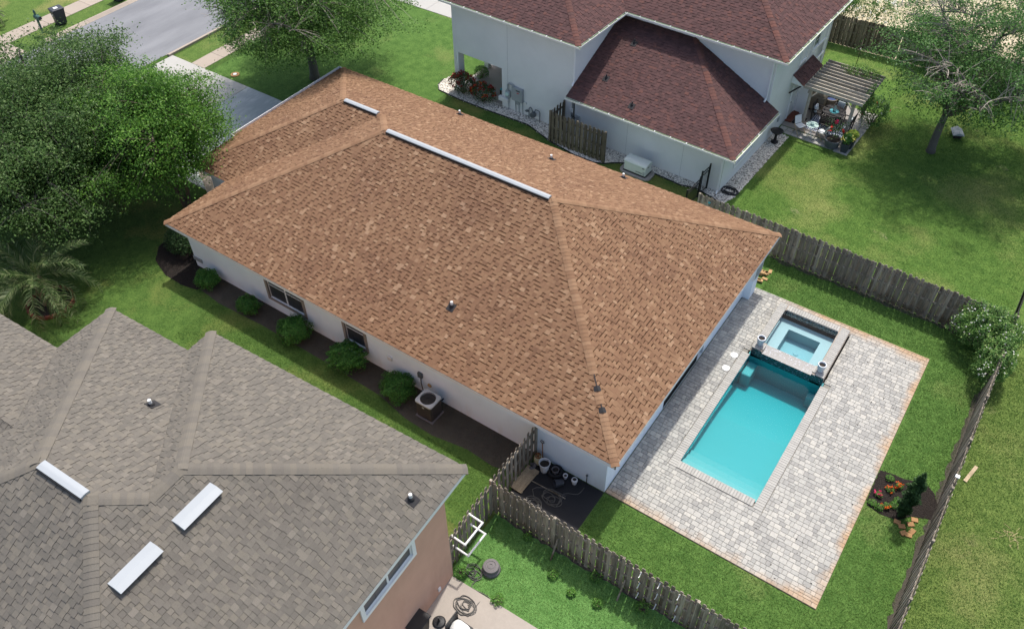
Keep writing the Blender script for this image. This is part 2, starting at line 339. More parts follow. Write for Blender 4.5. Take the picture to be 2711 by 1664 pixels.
class MB:
    def __init__(s): s.v = []; s.f = []; s.m = []
    def add(s, vs, fs, m=0):
        k = len(s.v); s.v += [tuple(v) for v in vs]; s.f += [tuple(i+k for i in f) for f in fs]; s.m += [m]*len(fs); return s
    def box(s, x0, x1, y0, y1, z0, z1, m=0):
        vs = [(x0, y0, z0), (x1, y0, z0), (x1, y1, z0), (x0, y1, z0), (x0, y0, z1), (x1, y0, z1), (x1, y1, z1), (x0, y1, z1)]
        return s.add(vs, [(3, 2, 1, 0), (4, 5, 6, 7), (0, 1, 5, 4), (1, 2, 6, 5), (2, 3, 7, 6), (3, 0, 4, 7)], m)
    def frustum(s, cx, cy, z0, z1, sx0, sy0, sx1, sy1, m=0, dx=0, dy=0):
        vs = [(cx+a*sx0/2, cy+b*sy0/2, z0) for a, b in ((-1, -1), (1, -1), (1, 1), (-1, 1))]+[(cx+dx+a*sx1/2, cy+dy+b*sy1/2, z1) for a, b in ((-1, -1), (1, -1), (1, 1), (-1, 1))]
        return s.add(vs, [(3, 2, 1, 0), (4, 5, 6, 7), (0, 1, 5, 4), (1, 2, 6, 5), (2, 3, 7, 6), (3, 0, 4, 7)], m)
    def prism(s, poly, z0, z1, m=0):
        n = len(poly); vs = [(x, y, z0) for x, y in poly]+[(x, y, z1) for x, y in poly]
        return s.add(vs, [tuple(range(n))[::-1], tuple(range(n, 2*n))]+[(i, (i+1) % n, n+(i+1) % n, n+i) for i in range(n)], m)
    def poly(s, vs, m=0): return s.add(vs, [tuple(range(len(vs)))], m)
    def beam(s, a, b, w, h, m=0, upv=(0, 0, 1)):
        a, b = Vector(a), Vector(b); d = (b-a).normalized(); u = Vector(upv)
        sd = d.cross(u)
        if sd.length < 1e-4: sd = d.cross(Vector((1, 0, 0)))
        sd.normalize(); u = sd.cross(d)
        vs = [p+sd*i*w/2+u*j*h/2 for p in (a, b) for i, j in ((-1, -1), (1, -1), (1, 1), (-1, 1))]
        return s.add(vs, [(3, 2, 1, 0), (4, 5, 6, 7), (0, 1, 5, 4), (1, 2, 6, 5), (2, 3, 7, 6), (3, 0, 4, 7)], m)
    def tube(s, pts, rad, n=6, m=0, cap=True):
        pts = [Vector(p) for p in pts]; k = len(pts); vs = []
        if not isinstance(rad, (list, tuple)): rad = [rad]*k
        prev = None
        for i, p in enumerate(pts):
            d = (pts[min(i+1, k-1)]-pts[max(i-1, 0)])
            d = d.normalized() if d.length > 1e-9 else Vector((0, 0, 1))
            if prev is None:
                a = d.orthogonal().normalized()
            else:
                a = prev-d*prev.dot(d); a = a.normalized() if a.length > 1e-6 else d.orthogonal().normalized()
            prev = a; b = d.cross(a)
            for j in range(n):
                t = 2*math.pi*j/n; vs.append(p+(a*math.cos(t)+b*math.sin(t))*rad[i])
        fs = [(i*n+j, i*n+(j+1) % n, (i+1)*n+(j+1) % n, (i+1)*n+j) for i in range(k-1) for j in range(n)]
        if cap: fs += [tuple(range(n))[::-1], tuple((k-1)*n+j for j in range(n))]
        return s.add(vs, fs, m)
    def lathe(s, prof, n=24, c=(0, 0, 0), m=0, capb=True, capt=True):
        vs = [(c[0]+r*math.cos(2*math.pi*j/n), c[1]+r*math.sin(2*math.pi*j/n), c[2]+z) for r, z in prof for j in range(n)]
        k = len(prof); fs = [(i*n+j, i*n+(j+1) % n, (i+1)*n+(j+1) % n, (i+1)*n+j) for i in range(k-1) for j in range(n)]
        if capb: fs.append(tuple(range(n))[::-1])
        if capt: fs.append(tuple((k-1)*n+j for j in range(n)))
        return s.add(vs, fs, m)
    def build(s, name, mats, parent=None, loc=(0, 0, 0), rot=(0, 0, 0), smooth=False, bevel=0., kind=None, seg=1):
        return mesh_obj(name, s.v, s.f, mats, parent, loc, rot, s.m, smooth, bevel, kind, seg)
def big_mesh(name, V, F, mats, parent=None, loc=(0, 0, 0), kind=None, fm=None):
    """V (n,3) array, F (m,k) array of equal sized faces"""
    me = bpy.data.meshes.new(name); V = np.asarray(V, np.float32); F = np.asarray(F, np.int32); k = F.shape[1]
    me.vertices.add(len(V)); me.vertices.foreach_set('co', V.ravel())
    me.loops.add(F.size); me.loops.foreach_set('vertex_index', F.ravel())
    me.polygons.add(len(F)); me.polygons.foreach_set('loop_start', np.arange(0, F.size, k, dtype=np.int32))
    for m in (mats if isinstance(mats, (list, tuple)) else [mats]): me.materials.append(M(m))
    if fm is not None: me.polygons.foreach_set('material_index', np.asarray(fm, np.int32))
    me.update(calc_edges=True); me.validate()
    return inst(name, me, parent, loc, kind=kind)
def struct(o): o['kind'] = 'structure'; return o
def sroot(name, loc=(0, 0, 0)):
    o = bpy.data.objects.new(name, None); COL.objects.link(o); o.location = loc; o.empty_display_size = .2; return struct(o)
def clip(poly, a, b, c):   # keep a*x+b*y<=c
    out = []
    for i in range(len(poly)):
        p, q = poly[i], poly[(i+1) % len(poly)]; dp, dq = a*p[0]+b*p[1]-c, a*q[0]+b*q[1]-c
        if dp <= 0: out.append(p)
        if (dp < 0 < dq) or (dq < 0 < dp):
            t = dp/(dp-dq); out.append((p[0]+t*(q[0]-p[0]), p[1]+t*(q[1]-p[1])))
    return out
def area2(poly): return .5*abs(sum(poly[i][0]*poly[(i+1) % len(poly)][1]-poly[(i+1) % len(poly)][0]*poly[i][1] for i in range(len(poly))))
def convex_clip(quad, poly):
    n = len(poly); ar = sum(poly[i][0]*poly[(i+1) % n][1]-poly[(i+1) % n][0]*poly[i][1] for i in range(n))
    sg = 1 if ar > 0 else -1
    for i in range(n):
        p, q = poly[i], poly[(i+1) % n]; a, b = (q[1]-p[1])*sg, -(q[0]-p[0])*sg
        quad = clip(quad, a, b, a*p[0]+b*p[1])
        if len(quad) < 3: return []
    return quad

# ------------------------------------------------------------------ shingled roofs
def roof_tabs(plan, eave_o, e, d, p, h, out, expo=.145, wlo=.11, whi=.22, band=.042, hi=.015):
    """plan: convex xy polygon of one slope; eave through eave_o along e, rising towards d with pitch p from height h."""
    k = math.sqrt(1+p*p); e3 = Vector((e[0], e[1], 0)); s3 = Vector((d[0]/k, d[1]/k, p/k)); n3 = e3.cross(s3)
    if n3.z < 0: n3 = -n3
    o = Vector((eave_o[0], eave_o[1], h))
    P2 = [((x-o.x)*e[0]+(y-o.y)*e[1], ((x-o.x)*d[0]+(y-o.y)*d[1])*k) for x, y in plan]
    smax = max(q[1] for q in P2); smin = min(q[1] for q in P2)
    r = int(math.floor((smin+.02)/expo))
    while r*expo < smax:
        s0, s1 = r*expo, (r+1)*expo
        row = clip(clip(P2, 0, -1, -s0), 0, 1, s1)
        if len(row) >= 3:
            a0 = min(q[0] for q in row); a1 = max(q[0] for q in row); a = a0-random.uniform(0, .3); high = random.random() < .5
            while a < a1:
                w = random.uniform(wlo, whi)*(1.0 if high else .85); b = min(a+w, a1+.4)
                lo = s0-(.012 if high else 0)
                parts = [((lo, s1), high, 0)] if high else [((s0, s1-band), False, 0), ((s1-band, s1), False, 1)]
                for (q0, q1), hg, mt in parts:
                    pg = convex_clip([(a+.002, q0), (b-.002, q0), (b-.002, q1), (a+.002, q1)], P2 if not hg else P2)
                    if len(pg) >= 3 and area2(pg) > .0006:
                        top = [o+e3*x+s3*y+n3*((hi if hg else .003)+.007*(s1-y)/expo) for x, y in pg]
                        bot = [o+e3*x+s3*y-n3*.006 for x, y in pg]
                        out.append((top, bot, mt))
                a = b; high = not high if random.random() < .82 else high
        r += 1
def build_shingles(tabs, parent, mats, org, npick=300, mtx=None):
    """the npick tabs that show largest become single parts, the rest one joined part"""
    def wc(t):
        c = sum(t[0], Vector())/len(t[0]); return (mtx @ c) if mtx else c
    def score(t):
        c = wc(t); dd = (c-CAM); ar = ((t[0][1]-t[0][0]).cross(t[0][-1]-t[0][0])).length
        dl = dd.normalized(); px = CAM+dl
        u, v, z = dd.dot(rt2), dd.dot(up2), dd.dot(fw)
        if z <= 0 or abs(u/z) > .59 or abs(v/z) > .36: return -1
        nn = (t[0][1]-t[0][0]).cross(t[0][-1]-t[0][0]); nn = (mtx.to_3x3() @ nn) if mtx else nn
        return abs(nn.dot(dl))/dd.length_squared if t[2] == 0 else -1
    sc = np.array([score(t) for t in tabs]); order = np.argsort(-sc); pick = set(order[:npick].tolist())
    mb = MB()
    for i, (top, bot, mt) in enumerate(tabs):
        n = len(top); fs = [tuple(range(n))]+[(j, n+j, n+(j+1) % n, (j+1) % n) for j in range(n)]
        if i in pick:
            c = sum(top, Vector())/n
            mesh_obj('shingle', [v-c for v in top]+[v-c for v in bot], fs, mats, parent, c-org, fm=[mt]*len(fs))
        else: mb.add([v-org for v in top]+[v-org for v in bot], fs, mt)
    mb.build('shingle_field', mats, parent, kind='stuff')
CAPM = {}
def caps(p0, p1, n1, n2, mat, parent, org, expo=.15, half=.145, skip=()):
    p0, p1 = Vector(p0), Vector(p1); d = (p1-p0); L = d.length; d.normalize()
    n1, n2 = Vector(n1).normalized(), Vector(n2).normalized(); u = (n1+n2).normalized(); sd = d.cross(u).normalized(); u = sd.cross(d)
    ca = n1.dot(u); key = (mat, round(ca, 3), half, expo)
    if key not in CAPM:
        ta = math.tan(math.acos(min(1, ca))); mb = MB(); ll = expo+.05
        xs = (-half, -half*.5, -half*.16, half*.16, half*.5, half)
        def prof(x, t0): return [(x, y, -max(abs(y)-.0, 0)*ta*.97+t0-.004*(abs(y) < half*.2)) for y in xs]
        a, b = prof(0, .026), prof(ll, .013); a2 = [(x, y, z-.03) for x, y, z in a]; k = len(xs)
        mb.add(a+b+a2, [(i, k+i, k+i+1, i+1) for i in range(k-1)]+[(2*k+i, i, i+1, 2*k+i+1) for i in range(k-1)]+[(0, 2*k, k), (k-1, 2*k-1, 3*k-1)])
        me = bpy.data.meshes.new('ridge_cap'); me.from_pydata(mb.v, [], [f[::-1] for f in mb.f]); me.materials.append(M(mat)); CAPM[key] = me
    # local x runs from the low end upwards
    mt = Matrix((d, sd, u)).transposed()
    if mt.determinant() < 0: mt = Matrix((d, -sd, u)).transposed()
    eu = mt.to_euler(); n = int(L/expo)
    for i in range(n):
        if i in skip: continue
        o = inst('ridge_cap', CAPM[key], parent, p0+d*(i*L/n)-org, eu)
def pitch_n(d, p): return Vector((-d[0]*p, -d[1]*p, 1)).normalized()

# ------------------------------------------------------------------ ground
HX0, HX1, HY0, HY1 = 22.70, 25.78, 3.02, 12.36     # hole in the ground for the pool and the spa
xs = (-400, HX0, HX1, 400); ys = (-400, HY0, HY1, 400); gb = MB()
for i in range(3):
    for j in range(3):
        if i == 1 and j == 1: continue
        gb.poly([(xs[i], ys[j], 0), (xs[i+1], ys[j], 0), (xs[i+1], ys[j+1], 0), (xs[i], ys[j+1], 0)])
struct(gb.build('ground', 'grass_base'))
def sheet(name, poly, mat, z=.004):
    mb = MB(); mb.poly([(x, y, z) for x, y in poly]); return struct(mb.build(name, mat))
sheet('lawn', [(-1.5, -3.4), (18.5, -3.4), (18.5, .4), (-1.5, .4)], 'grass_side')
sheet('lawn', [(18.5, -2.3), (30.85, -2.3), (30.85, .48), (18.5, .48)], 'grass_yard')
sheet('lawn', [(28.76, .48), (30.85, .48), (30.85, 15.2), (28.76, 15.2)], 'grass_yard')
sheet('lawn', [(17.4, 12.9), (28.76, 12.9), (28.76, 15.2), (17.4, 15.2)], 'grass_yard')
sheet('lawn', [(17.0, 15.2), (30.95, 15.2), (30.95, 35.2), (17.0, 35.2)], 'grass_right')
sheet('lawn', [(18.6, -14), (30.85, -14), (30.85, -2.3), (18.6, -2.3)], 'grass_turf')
sheet('field', [(30.85, -20), (80, -20), (80, 15.2), (30.95, 15.2)], 'grass_field')
sheet('field', [(30.95, 15.2), (80, 15.2), (80, 35), (30.95, 35)], 'grass_right')
sheet('sandy_lot', [(10, 35.2), (70, 35.2), (70, 90), (10, 90)], 'sand_lot')
sheet('lawn', [(-11.9, 11.95), (1.0, 11.95), (1.0, 25), (-11.9, 25)], 'grass_yard')
sheet('lawn', [(-15.0, 12.2), (-13.5, 12.2), (-13.5, 60), (-15.0, 60)], 'grass_front')
sheet('lawn', [(-24.6, 7.65), (-23.0, 8.4), (-23.0, 60), (-24.6, 60)], 'grass_front')
sheet('lawn', [(-60, -20), (-26.0, -20), (-26.0, 60), (-60, 60)], 'grass_front')

# street
struct(MB().box(-22.7, -15.5, -60, 90, -.05, .012).build('road', 'asphalt'))
for nm, x0, x1, fl in (('kerb', -23.05, -22.7, 0), ('kerb', -15.5, -15.15, 1)):
    k_ = sroot(nm)
    seg = MB(); pr = [(0, -.05), (.35, -.05), (.35, .13), (.24, .13), (.06, .03), (0, .022)]
    if fl: pr = pr
    pts = [(.35-a if not fl else a, b) for a, b in pr]
    n = len(pts); L = 3.0
    seg.add([(a, 0, b) for a, b in pts]+[(a, L-.012, b) for a, b in pts], [tuple(range(n)), tuple(range(n, 2*n))[::-1]]+[(i, n+i, n+(i+1) % n, (i+1) % n) for i in range(n)])
    me = None
    for j in range(-4, 16):
        if not fl and 1.0 < j*3 < 7: continue
        if fl and 4.5 < j*3+1.5 < 12: continue
        if me is None: o = seg.build('kerb_segment', 'concrete_tan', k_, (x0, j*3.0, 0)); me = o.data
        else: inst('kerb_segment', me, k_, (x0, j*3.0, 0))
def slabs(name, x0, x1, y0, y1, n_y, mat, z=.02, n_x=1, gap=.012):
    p = sroot(name, (x0, y0, 0))
    dx, dy = (x1-x0)/n_x, (y1-y0)/n_y
    mb = MB().box(gap/2, dx-gap/2, gap/2, dy-gap/2, -.06, z); me = None
    for i in range(n_x):
        for j in range(n_y):
            if me is None: me = mb.build('slab', mat, p, (0, 0, 0), bevel=.008).data
            else: inst('slab', me, p, (i*dx, j*dy, 0), bevel=.008)
    return p
slabs('sidewalk', -25.95, -24.65, -12, 42, 36, 'concrete_tan')
slabs('sidewalk', -13.48, -12.38, 12.2, 42.2, 20, 'concrete_tan')
slabs('sidewalk', -13.48, -12.38, -22, 5.2, 18, 'concrete_tan')
slabs('driveway', -15.14, -8.75, 5.2, 12.2, 2, 'concrete_white', .022, 2)
slabs('driveway', -8.74, -1.8, 4.4, 12.2, 1, 'concrete_drive', .022)
slabs('driveway', -24.64, -22.72, 1.0, 7.6, 1, 'concrete_tan', .022)
slabs('driveway', -15.14, -3.2, 25.05, 33.2, 3, 'concrete_white', .022, 4)
fwk = MB(); fwk.prism([(-1.9, 3.4), (-1.9, 5.2), (-3.0, 5.8), (-4.4, 6.0), (-5.0, 5.6), (-4.7, 5.1), (-4.0, 4.75), (-3.2, 4.3), (-2.6, 3.7)][::-1], -.05, .026)
struct(fwk.build('front_walk', 'concrete_tan'))
# dark bed with soil along the side wall, mulch bed at the front corner
sheet('soil_bed', [(1.2, .5), (1.5, -.45), (3.1, -.62), (5.5, -.5), (9, -.52), (12, -.6), (13.5, -.9), (14.8, -.95), (16.2, -.72), (17.4, -.8), (18.3, -.55), (18.3, .5)], 'soil_side', .009)
sheet('mulch_bed', [(1.9, .5), (1.7, -.6), (.9, -.75), (-.2, -.72), (-1.3, -.35), (-1.95, .35), (-2.1, 1.3), (-1.6, 2.2), (.4, 2.6), (.4, .5)], 'mulch', .013)

# ------------------------------------------------------------------ pool deck of single pavers
PX0, PX1, PY0, PY1 = 22.80, 25.69, 3.10, 9.28
DX0, DX1, DY0, DY1 = 21.24, 28.738, .503, 12.877
deck = sroot('pool_deck', (25, 6.7, 0))
DO = Vector((25, 6.7, 0))
bed = MB()
for a, b, c, d_ in ((DX0, PX0-.06, DY0, DY1), (PX1+.06, DX1, DY0, DY1), (PX0-.06, PX1+.06, DY0, PY0-.06), (PX0-.06, PX1+.06, 12.34, DY1)):
    bed.box(a-DO.x, b-DO.x, c-DO.y, d_-DO.y, -.06, .012)
bed.build('paver_bed', 'joint_sand', deck)
holes = [(PX0-.33, PX1+.33, PY0-.33, PY1+.1), (22.70, 25.74, 9.2, 12.40)]
def cut(x0, x1, y0, y1):
    rects = [(x0, x1, y0, y1)]
    for hx0, hx1, hy0, hy1 in holes:
        nr = []
        for a, b, c, d_ in rects:
            if b <= hx0 or a >= hx1 or d_ <= hy0 or c >= hy1: nr.append((a, b, c, d_)); continue
            if a < hx0: nr.append((a, hx0, c, d_))
            if b > hx1: nr.append((hx1, b, c, d_))
            aa, bb = max(a, hx0), min(b, hx1)
            if c < hy0: nr.append((aa, bb, c, hy0))
            if d_ > hy1: nr.append((aa, bb, hy1, d_))
        rects = nr
    return [r for r in rects if r[1]-r[0] > .03 and r[3]-r[2] > .03]
pav = []; y = DY0; ri = 0
while y < DY1-.02:
    hgt = (.155, .215, .155, .19)[ri % 4]; ri += 1
    if y+hgt > DY1-.06: hgt = DY1-y
    x = DX0; first = True
    while x < DX1-.02:
        wd = random.choice((.12, .155, .19, .215, .25)) if hgt > .16 else random.choice((.155, .19, .215, .25))
        if first: wd *= random.uniform(.4, 1); first = False
        if x+wd > DX1-.07: wd = DX1-x
        # now and then two small pavers share the place of one
        if hgt > .2 and random.random() < .25: pav += cut(x, x+wd, y, y+hgt/2)+cut(x, x+wd, y+hgt/2, y+hgt)
        else: pav += cut(x, x+wd, y, y+hgt)
        x += wd
    y += hgt
def paver_geo(x0, x1, y0, y1, zt, g=.0045, ch=.011, ox=0, oy=0):
    x0, x1, y0, y1 = x0+g-ox, x1-g-ox, y0+g-oy, y1-g-oy; ch = min(ch, (x1-x0)*.25, (y1-y0)*.25)
    v = [(x0, y0, 0), (x1, y0, 0), (x1, y1, 0), (x0, y1, 0), (x0, y0, zt-.007), (x1, y0, zt-.007), (x1, y1, zt-.007), (x0, y1, zt-.007),
         (x0+ch, y0+ch, zt), (x1-ch, y0+ch, zt), (x1-ch, y1-ch, zt), (x0+ch, y1-ch, zt)]
    f = [(8, 9, 10, 11)]+[(i, (i+1) % 4, 4+(i+1) % 4, 4+i) for i in range(4)]+[(4+i, 4+(i+1) % 4, 8+(i+1) % 4, 8+i) for i in range(4)]
    return v, f
def pscore(r):
    c = Vector(((r[0]+r[1])/2, (r[2]+r[3])/2, 0)); d_ = c-CAM; return -(r[1]-r[0])*(r[3]-r[2])/d_.length_squared**1.5
pav.sort(key=pscore); mb = MB()
for i, r in enumerate(pav):
    zt = .05+random.uniform(-.002, .002)
    if i < 300:
        cx, cy = (r[0]+r[1])/2, (r[2]+r[3])/2; v, f = paver_geo(*r, zt, ox=cx, oy=cy)
        mesh_obj('paver', v, f, 'paver', deck, (cx-DO.x, cy-DO.y, 0))
    else: mb.add(*paver_geo(*r, zt, ox=DO.x, oy=DO.y))
mb.build('paver_field', 'paver', deck, kind='stuff')
# skimmer and drain lids
for i, (x, y, lb) in enumerate(((22.31, 8.79, 'round white skimmer lid in the deck, nearer the spa'), (22.32, 7.99, 'round white skimmer lid in the deck, further from the spa'))):
    t = thing('skimmer_lid', lb, 'lid', (x, y, .048), 0, 'skimmer lids'); MB().lathe([(.15, 0), (.15, .012), (.13, .016), (.125, .012), (.02, .013)], 24).build('lid', 'white_plastic', t)
    MB().lathe([(.018, .014), (.018, .02)], 10).build('screw', 'grey_metal', t)

# ------------------------------------------------------------------ pool
pool = thing('swimming_pool', 'rectangular turquoise swimming pool with steps at one end and pale stone coping', 'swimming pool', ((PX0+PX1)/2, (PY0+PY1)/2, 0))
PO = Vector(pool.location)
def PB(mb, name, mats, **k):
    mb.v = [(a-PO.x, b-PO.y, c-PO.z) for a, b, c in mb.v]; return mb.build(name, mats, pool, **k)
WZ = -.085
bas = MB(); zs, zd = -.56, -1.20; t = .12
bas.add([(PX0, PY0, zs), (PX1, PY0, zs), (PX1, PY0+3.2, zs-.1), (PX0, PY0+3.2, zs-.1), (PX1, PY1, zd), (PX0, PY1, zd)], [(0, 1, 2, 3), (3, 2, 4, 5)])
for (a, b, c, d_) in ((PX0-t, PX0, PY0-t, PY1+t), (PX1, PX1+t-.04, PY0-t, PY1+t), (PX0, PX1, PY0-t, PY0)): bas.box(a, b, c, d_, -2.0, .012)
bas.box(PX0, PX1, PY1, PY1+.1, -2.0, -.02)
PB(bas, 'basin', 'plaster_pool')
for i in range(3): PB(MB().box(PX0+.002, PX1-.002, PY0+.002, PY0+.34*(i+1), -1.05, -.16-.14*i), 'step', 'plaster_pool', bevel=.02)
st = MB().box(PX0+.002, PX0+.40, PY1-.80, PY1-.002, -1.7, -.40); PB(st, 'bench', 'plaster_pool', bevel=.06, seg=3)
PB(MB().box(PX1-.34, PX1-.002, PY1-.36, PY1-.002, -1.7, -.6), 'bench', 'plaster_pool', bevel=.06, seg=3)
for x, y in ((24.05, 7.5), (24.75, 7.3)): PB(MB().lathe([(.10, 0), (.10, .02), (.07, .03)], 18, (x, y, -1.06)), 'drain', 'plaster_pool')
wt = MB().box(PX0+.001, PX1-.001, PY0+.001, PY1-.001, -2.0, WZ); PB(wt, 'water', 'pool_water')
cm = None
def cope(x, y, rz, z=.03):
    global cm
    if cm is None:
        mb = MB(); v, f = paver_geo(-.16, .16, -.052, .052, .034, .003, .008); mb.add(v, f); o = mb.build('coping_stone', 'coping', pool, (x-PO.x, y-PO.y, z), (0, 0, rz)); cm = o.data
    else: inst('coping_stone', cm, pool, (x-PO.x, y-PO.y, z), (0, 0, rz))
n = int((PY1-PY0+.3)/.105)
for i in range(n):
    y = PY0-.28+i*.105+.0
    cope(PX0-.155, y+.0, random.uniform(-.01, .01)); cope(PX1+.155, y, random.uniform(-.01, .01))
n = int((PX1-PX0-.0)/.105)
for i in range(n): cope(PX0+.05+i*.1055, PY0-.155, R(90)+random.uniform(-.01, .01))

# ------------------------------------------------------------------ spa
SX0, SX1, SY0, SY1, SZ = 22.78, 25.69, 9.30, 12.33, .36
IX0, IX1, IY0, IY1 = 23.08, 25.32, 9.80, 11.98
spa = thing('spa', 'raised square spa with dark mosaic tile and a spillway into the pool', 'spa', (24.2, 10.8, 0)); SO = Vector((24.2, 10.8, 0))
def SB(mb, name, mats, **k):
    mb.v = [(a-SO.x, b-SO.y, c) for a, b, c in mb.v]; return mb.build(name, mats, spa, **k)
sh = MB()
sh.box(SX0, IX0, SY0+.02, SY1, -.3, SZ-.04); sh.box(IX1, SX1, SY0+.02, SY1, -.3, SZ-.04); sh.box(IX0, IX1, IY1, SY1, -.3, SZ-.04)
SB(sh, 'shell', 'concrete_tan')
sp = MB().add([(IX0+.12, SY0-.02, .255), (IX1-.12, SY0-.02, .255), (IX1-.12, IY0, .285), (IX0+.12, IY0, .285), (IX0+.12, SY0-.02, .0), (IX1-.12, SY0-.02, 0), (IX1-.12, IY0, 0), (IX0+.12, IY0, 0)], [(0, 1, 2, 3), (0, 4, 5, 1), (2, 6, 7, 3), (1, 5, 6, 2), (3, 7, 4, 0)])
sp.v = [(a, b+.0, c) for a, b, c in sp.v]
# the front tile is cut down to the spillway lip
ft = MB(); ft.box(SX0-.005, IX0+.118, SY0-.02, SY0+.018, -.115, SZ-.045); ft.box(IX1-.118, SX1+.005, SY0-.02, SY0+.018, -.115, SZ-.045); ft.box(IX0+.119, IX1-.119, SY0-.021, SY0+.018, -.115, .249); SB(ft, 'front_tile', 'spa_tile')
SB(sp, 'spillway', 'spa_tile')
sd_ = MB(); sd_.box(IX0, IX0+.119, SY0+.02, IY0, -.3, SZ-.04); sd_.box(IX1-.119, IX1, SY0+.02, IY0, -.3, SZ-.04); SB(sd_, 'shell_corner', 'concrete_tan')
tl = MB(); tl.box(IX0, IX1, IY1-.012, IY1+.001, .10, SZ-.05); tl.box(IX0-.001, IX0+.012, IY0, IY1-.012, .1, SZ-.05); tl.box(IX1-.012, IX1+.001, IY0, IY1-.012, .1, SZ-.05); SB(tl, 'tile_band', 'spa_tile')
inn = MB(); bz, fz = -.13, -.62; bx0, bx1, by0, by1 = IX0+.46, IX1-.46, IY0+.25, IY1-.48
for a, b, c, d_ in ((IX0, bx0, IY0, IY1), (bx1, IX1, IY0, IY1), (bx0, bx1, IY0, by0), (bx0, bx1, by1, IY1)): inn.box(a, b, c, d_, fz-.1, bz)
inn.box(bx0, bx1, by0, by1, fz-.1, fz)
SB(inn, 'bench', 'plaster_spa')
lin = MB(); lin.box(IX0-.02, IX0, IY0, IY1, -.4, .11); lin.box(IX1, IX1+.02, IY0, IY1, -.4, .11); lin.box(IX0, IX1, IY1, IY1+.02, -.4, .11); lin.box(IX0, IX1, IY0-.02, IY0, -.4, .24); SB(lin, 'lining', 'plaster_spa')
SB(MB().lathe([(.11, 0), (.11, .02), (.08, .03)], 18, (24.2, 10.85, fz)), 'drain', 'plaster_spa')
SB(MB().box(IX0+.013, IX1-.013, IY0+.001, IY1-.013, fz-.05, .275), 'water', 'spa_water')
scm = None
def scope(x, y, rz, L=.33):
    global scm
    if scm is None:
        v, f = paver_geo(-L/2, L/2, -.05, .05, .045, .003, .008); mb = MB().add(v, f); o = mb.build('coping_stone', 'coping', spa, (x-SO.x, y-SO.y, SZ-.042), (0, 0, rz)); scm = o.data
    else: inst('coping_stone', scm, spa, (x-SO.x, y-SO.y, SZ-.042), (0, 0, rz))
for i in range(29):
    y = SY0+.05+i*.1035
    scope((SX0+IX0)/2-.01, y, random.uniform(-.01, .01)); scope((SX1+IX1)/2+.01, y, random.uniform(-.01, .01))
for i in range(21): scope(IX0+.09+i*.1035, (IY1+SY1)/2, R(90)+random.uniform(-.01, .01))
for x in (IX0+.02, IX0+.085, IX1-.02, IX1-.085): scope(x+.0, (SY0+IY0)/2+.0, R(90))
for x, lb in ((22.98, 'white ribbed pot on the spa corner nearer the house'), (25.43, 'white ribbed pot on the spa corner further from the house')):
    t = thing('flower_pot', lb, 'pot', (x, 9.60, SZ+.002), 0, 'white pots on the spa wall')
    mb = MB()
    prof = [(.11, 0), (.115, .03), (.13, .10), (.145, .22), (.155, .32), (.165, .335), (.165, .37), (.13, .37), (.125, .30)]
    mb.lathe(prof, 28, capt=False); mb.build('body', 'ceramic_pot', t, smooth=False)
    MB().lathe([(.127, .29), (.01, .30)], 20).build('soil', 'soil', t)
    for k in range(3): MB().lathe([(.128+.008*k+.006, .08+.08*k), (.136+.008*k, .09+.08*k), (.134+.008*k, .10+.08*k)], 28, capb=False, capt=False).build('rib', 'ceramic_white', t)
# ------------------------------------------------------------------ generic house pieces
def window(parent, c, w, h, axis, out, frame_mat='white_trim', fw_=.09, glass='dark_glass', halves=1, grid=None, sill=True, grid_mat='muntin', proud=.05):
    """c: centre of the opening on the wall face, axis: unit vector along the wall, out: unit outward normal (both xy)"""
    ax, on = Vector((axis[0], axis[1], 0)), Vector((out[0], out[1], 0)); up_ = Vector((0, 0, 1)); c = Vector(c)
    def blk(mb, a0, a1, z0, z1, d0, d1, m=0):
        vs = [c+ax*a+up_*z+on*d for d in (d0, d1) for a, z in ((a0, z0), (a1, z0), (a1, z1), (a0, z1))]
        mb.add(vs, [(0, 1, 2, 3), (7, 6, 5, 4), (0, 4, 5, 1), (1, 5, 6, 2), (2, 6, 7, 3), (3, 7, 4, 0)], m)
    fr = MB(); blk(fr, -w/2-fw_, -w/2, -h/2, h/2, -.02, proud); blk(fr, w/2, w/2+fw_, -h/2, h/2, -.02, proud); blk(fr, -w/2-fw_, w/2+fw_, h/2, h/2+fw_, -.02, proud+.002); blk(fr, -w/2-fw_, w/2+fw_, -h/2-fw_, -h/2, -.02, proud+.002)
    wo = fr.build('window', frame_mat, parent)
    for i in range(halves):
        a0 = -w/2+w/halves*i; a1 = a0+w/halves
        pn = MB(); blk(pn, a0+.02, a1-.02, -h/2+.02, h/2-.02, .004, .012); pn.build('pane', glass, wo)
        sf = MB(); t_ = .035
        blk(sf, a0, a0+t_, -h/2, h/2, 0, .03); blk(sf, a1-t_, a1, -h/2, h/2, 0, .03); blk(sf, a0+t_, a1-t_, -h/2, -h/2+t_, 0, .03); blk(sf, a0+t_, a1-t_, h/2-t_, h/2, 0, .03); blk(sf, a0+t_, a1-t_, -.018, .018, 0, .028)
        sf.build('sash', frame_mat if frame_mat == 'white_trim' else 'white_trim', wo)
        if grid:
            gm = MB(); nx, nz = grid
            for k in range(1, nx): x = a0+(a1-a0)*k/nx; blk(gm, x-.009, x+.009, -h/2+t_, h/2-t_, .012, .02)
            for k in range(1, nz):
                zz = -h/2+h*k/nz
                blk(gm, a0+t_, a1-t_, zz-.009, zz+.009, .0125, .0205)
            gm.build('muntin', grid_mat, wo)
    return wo
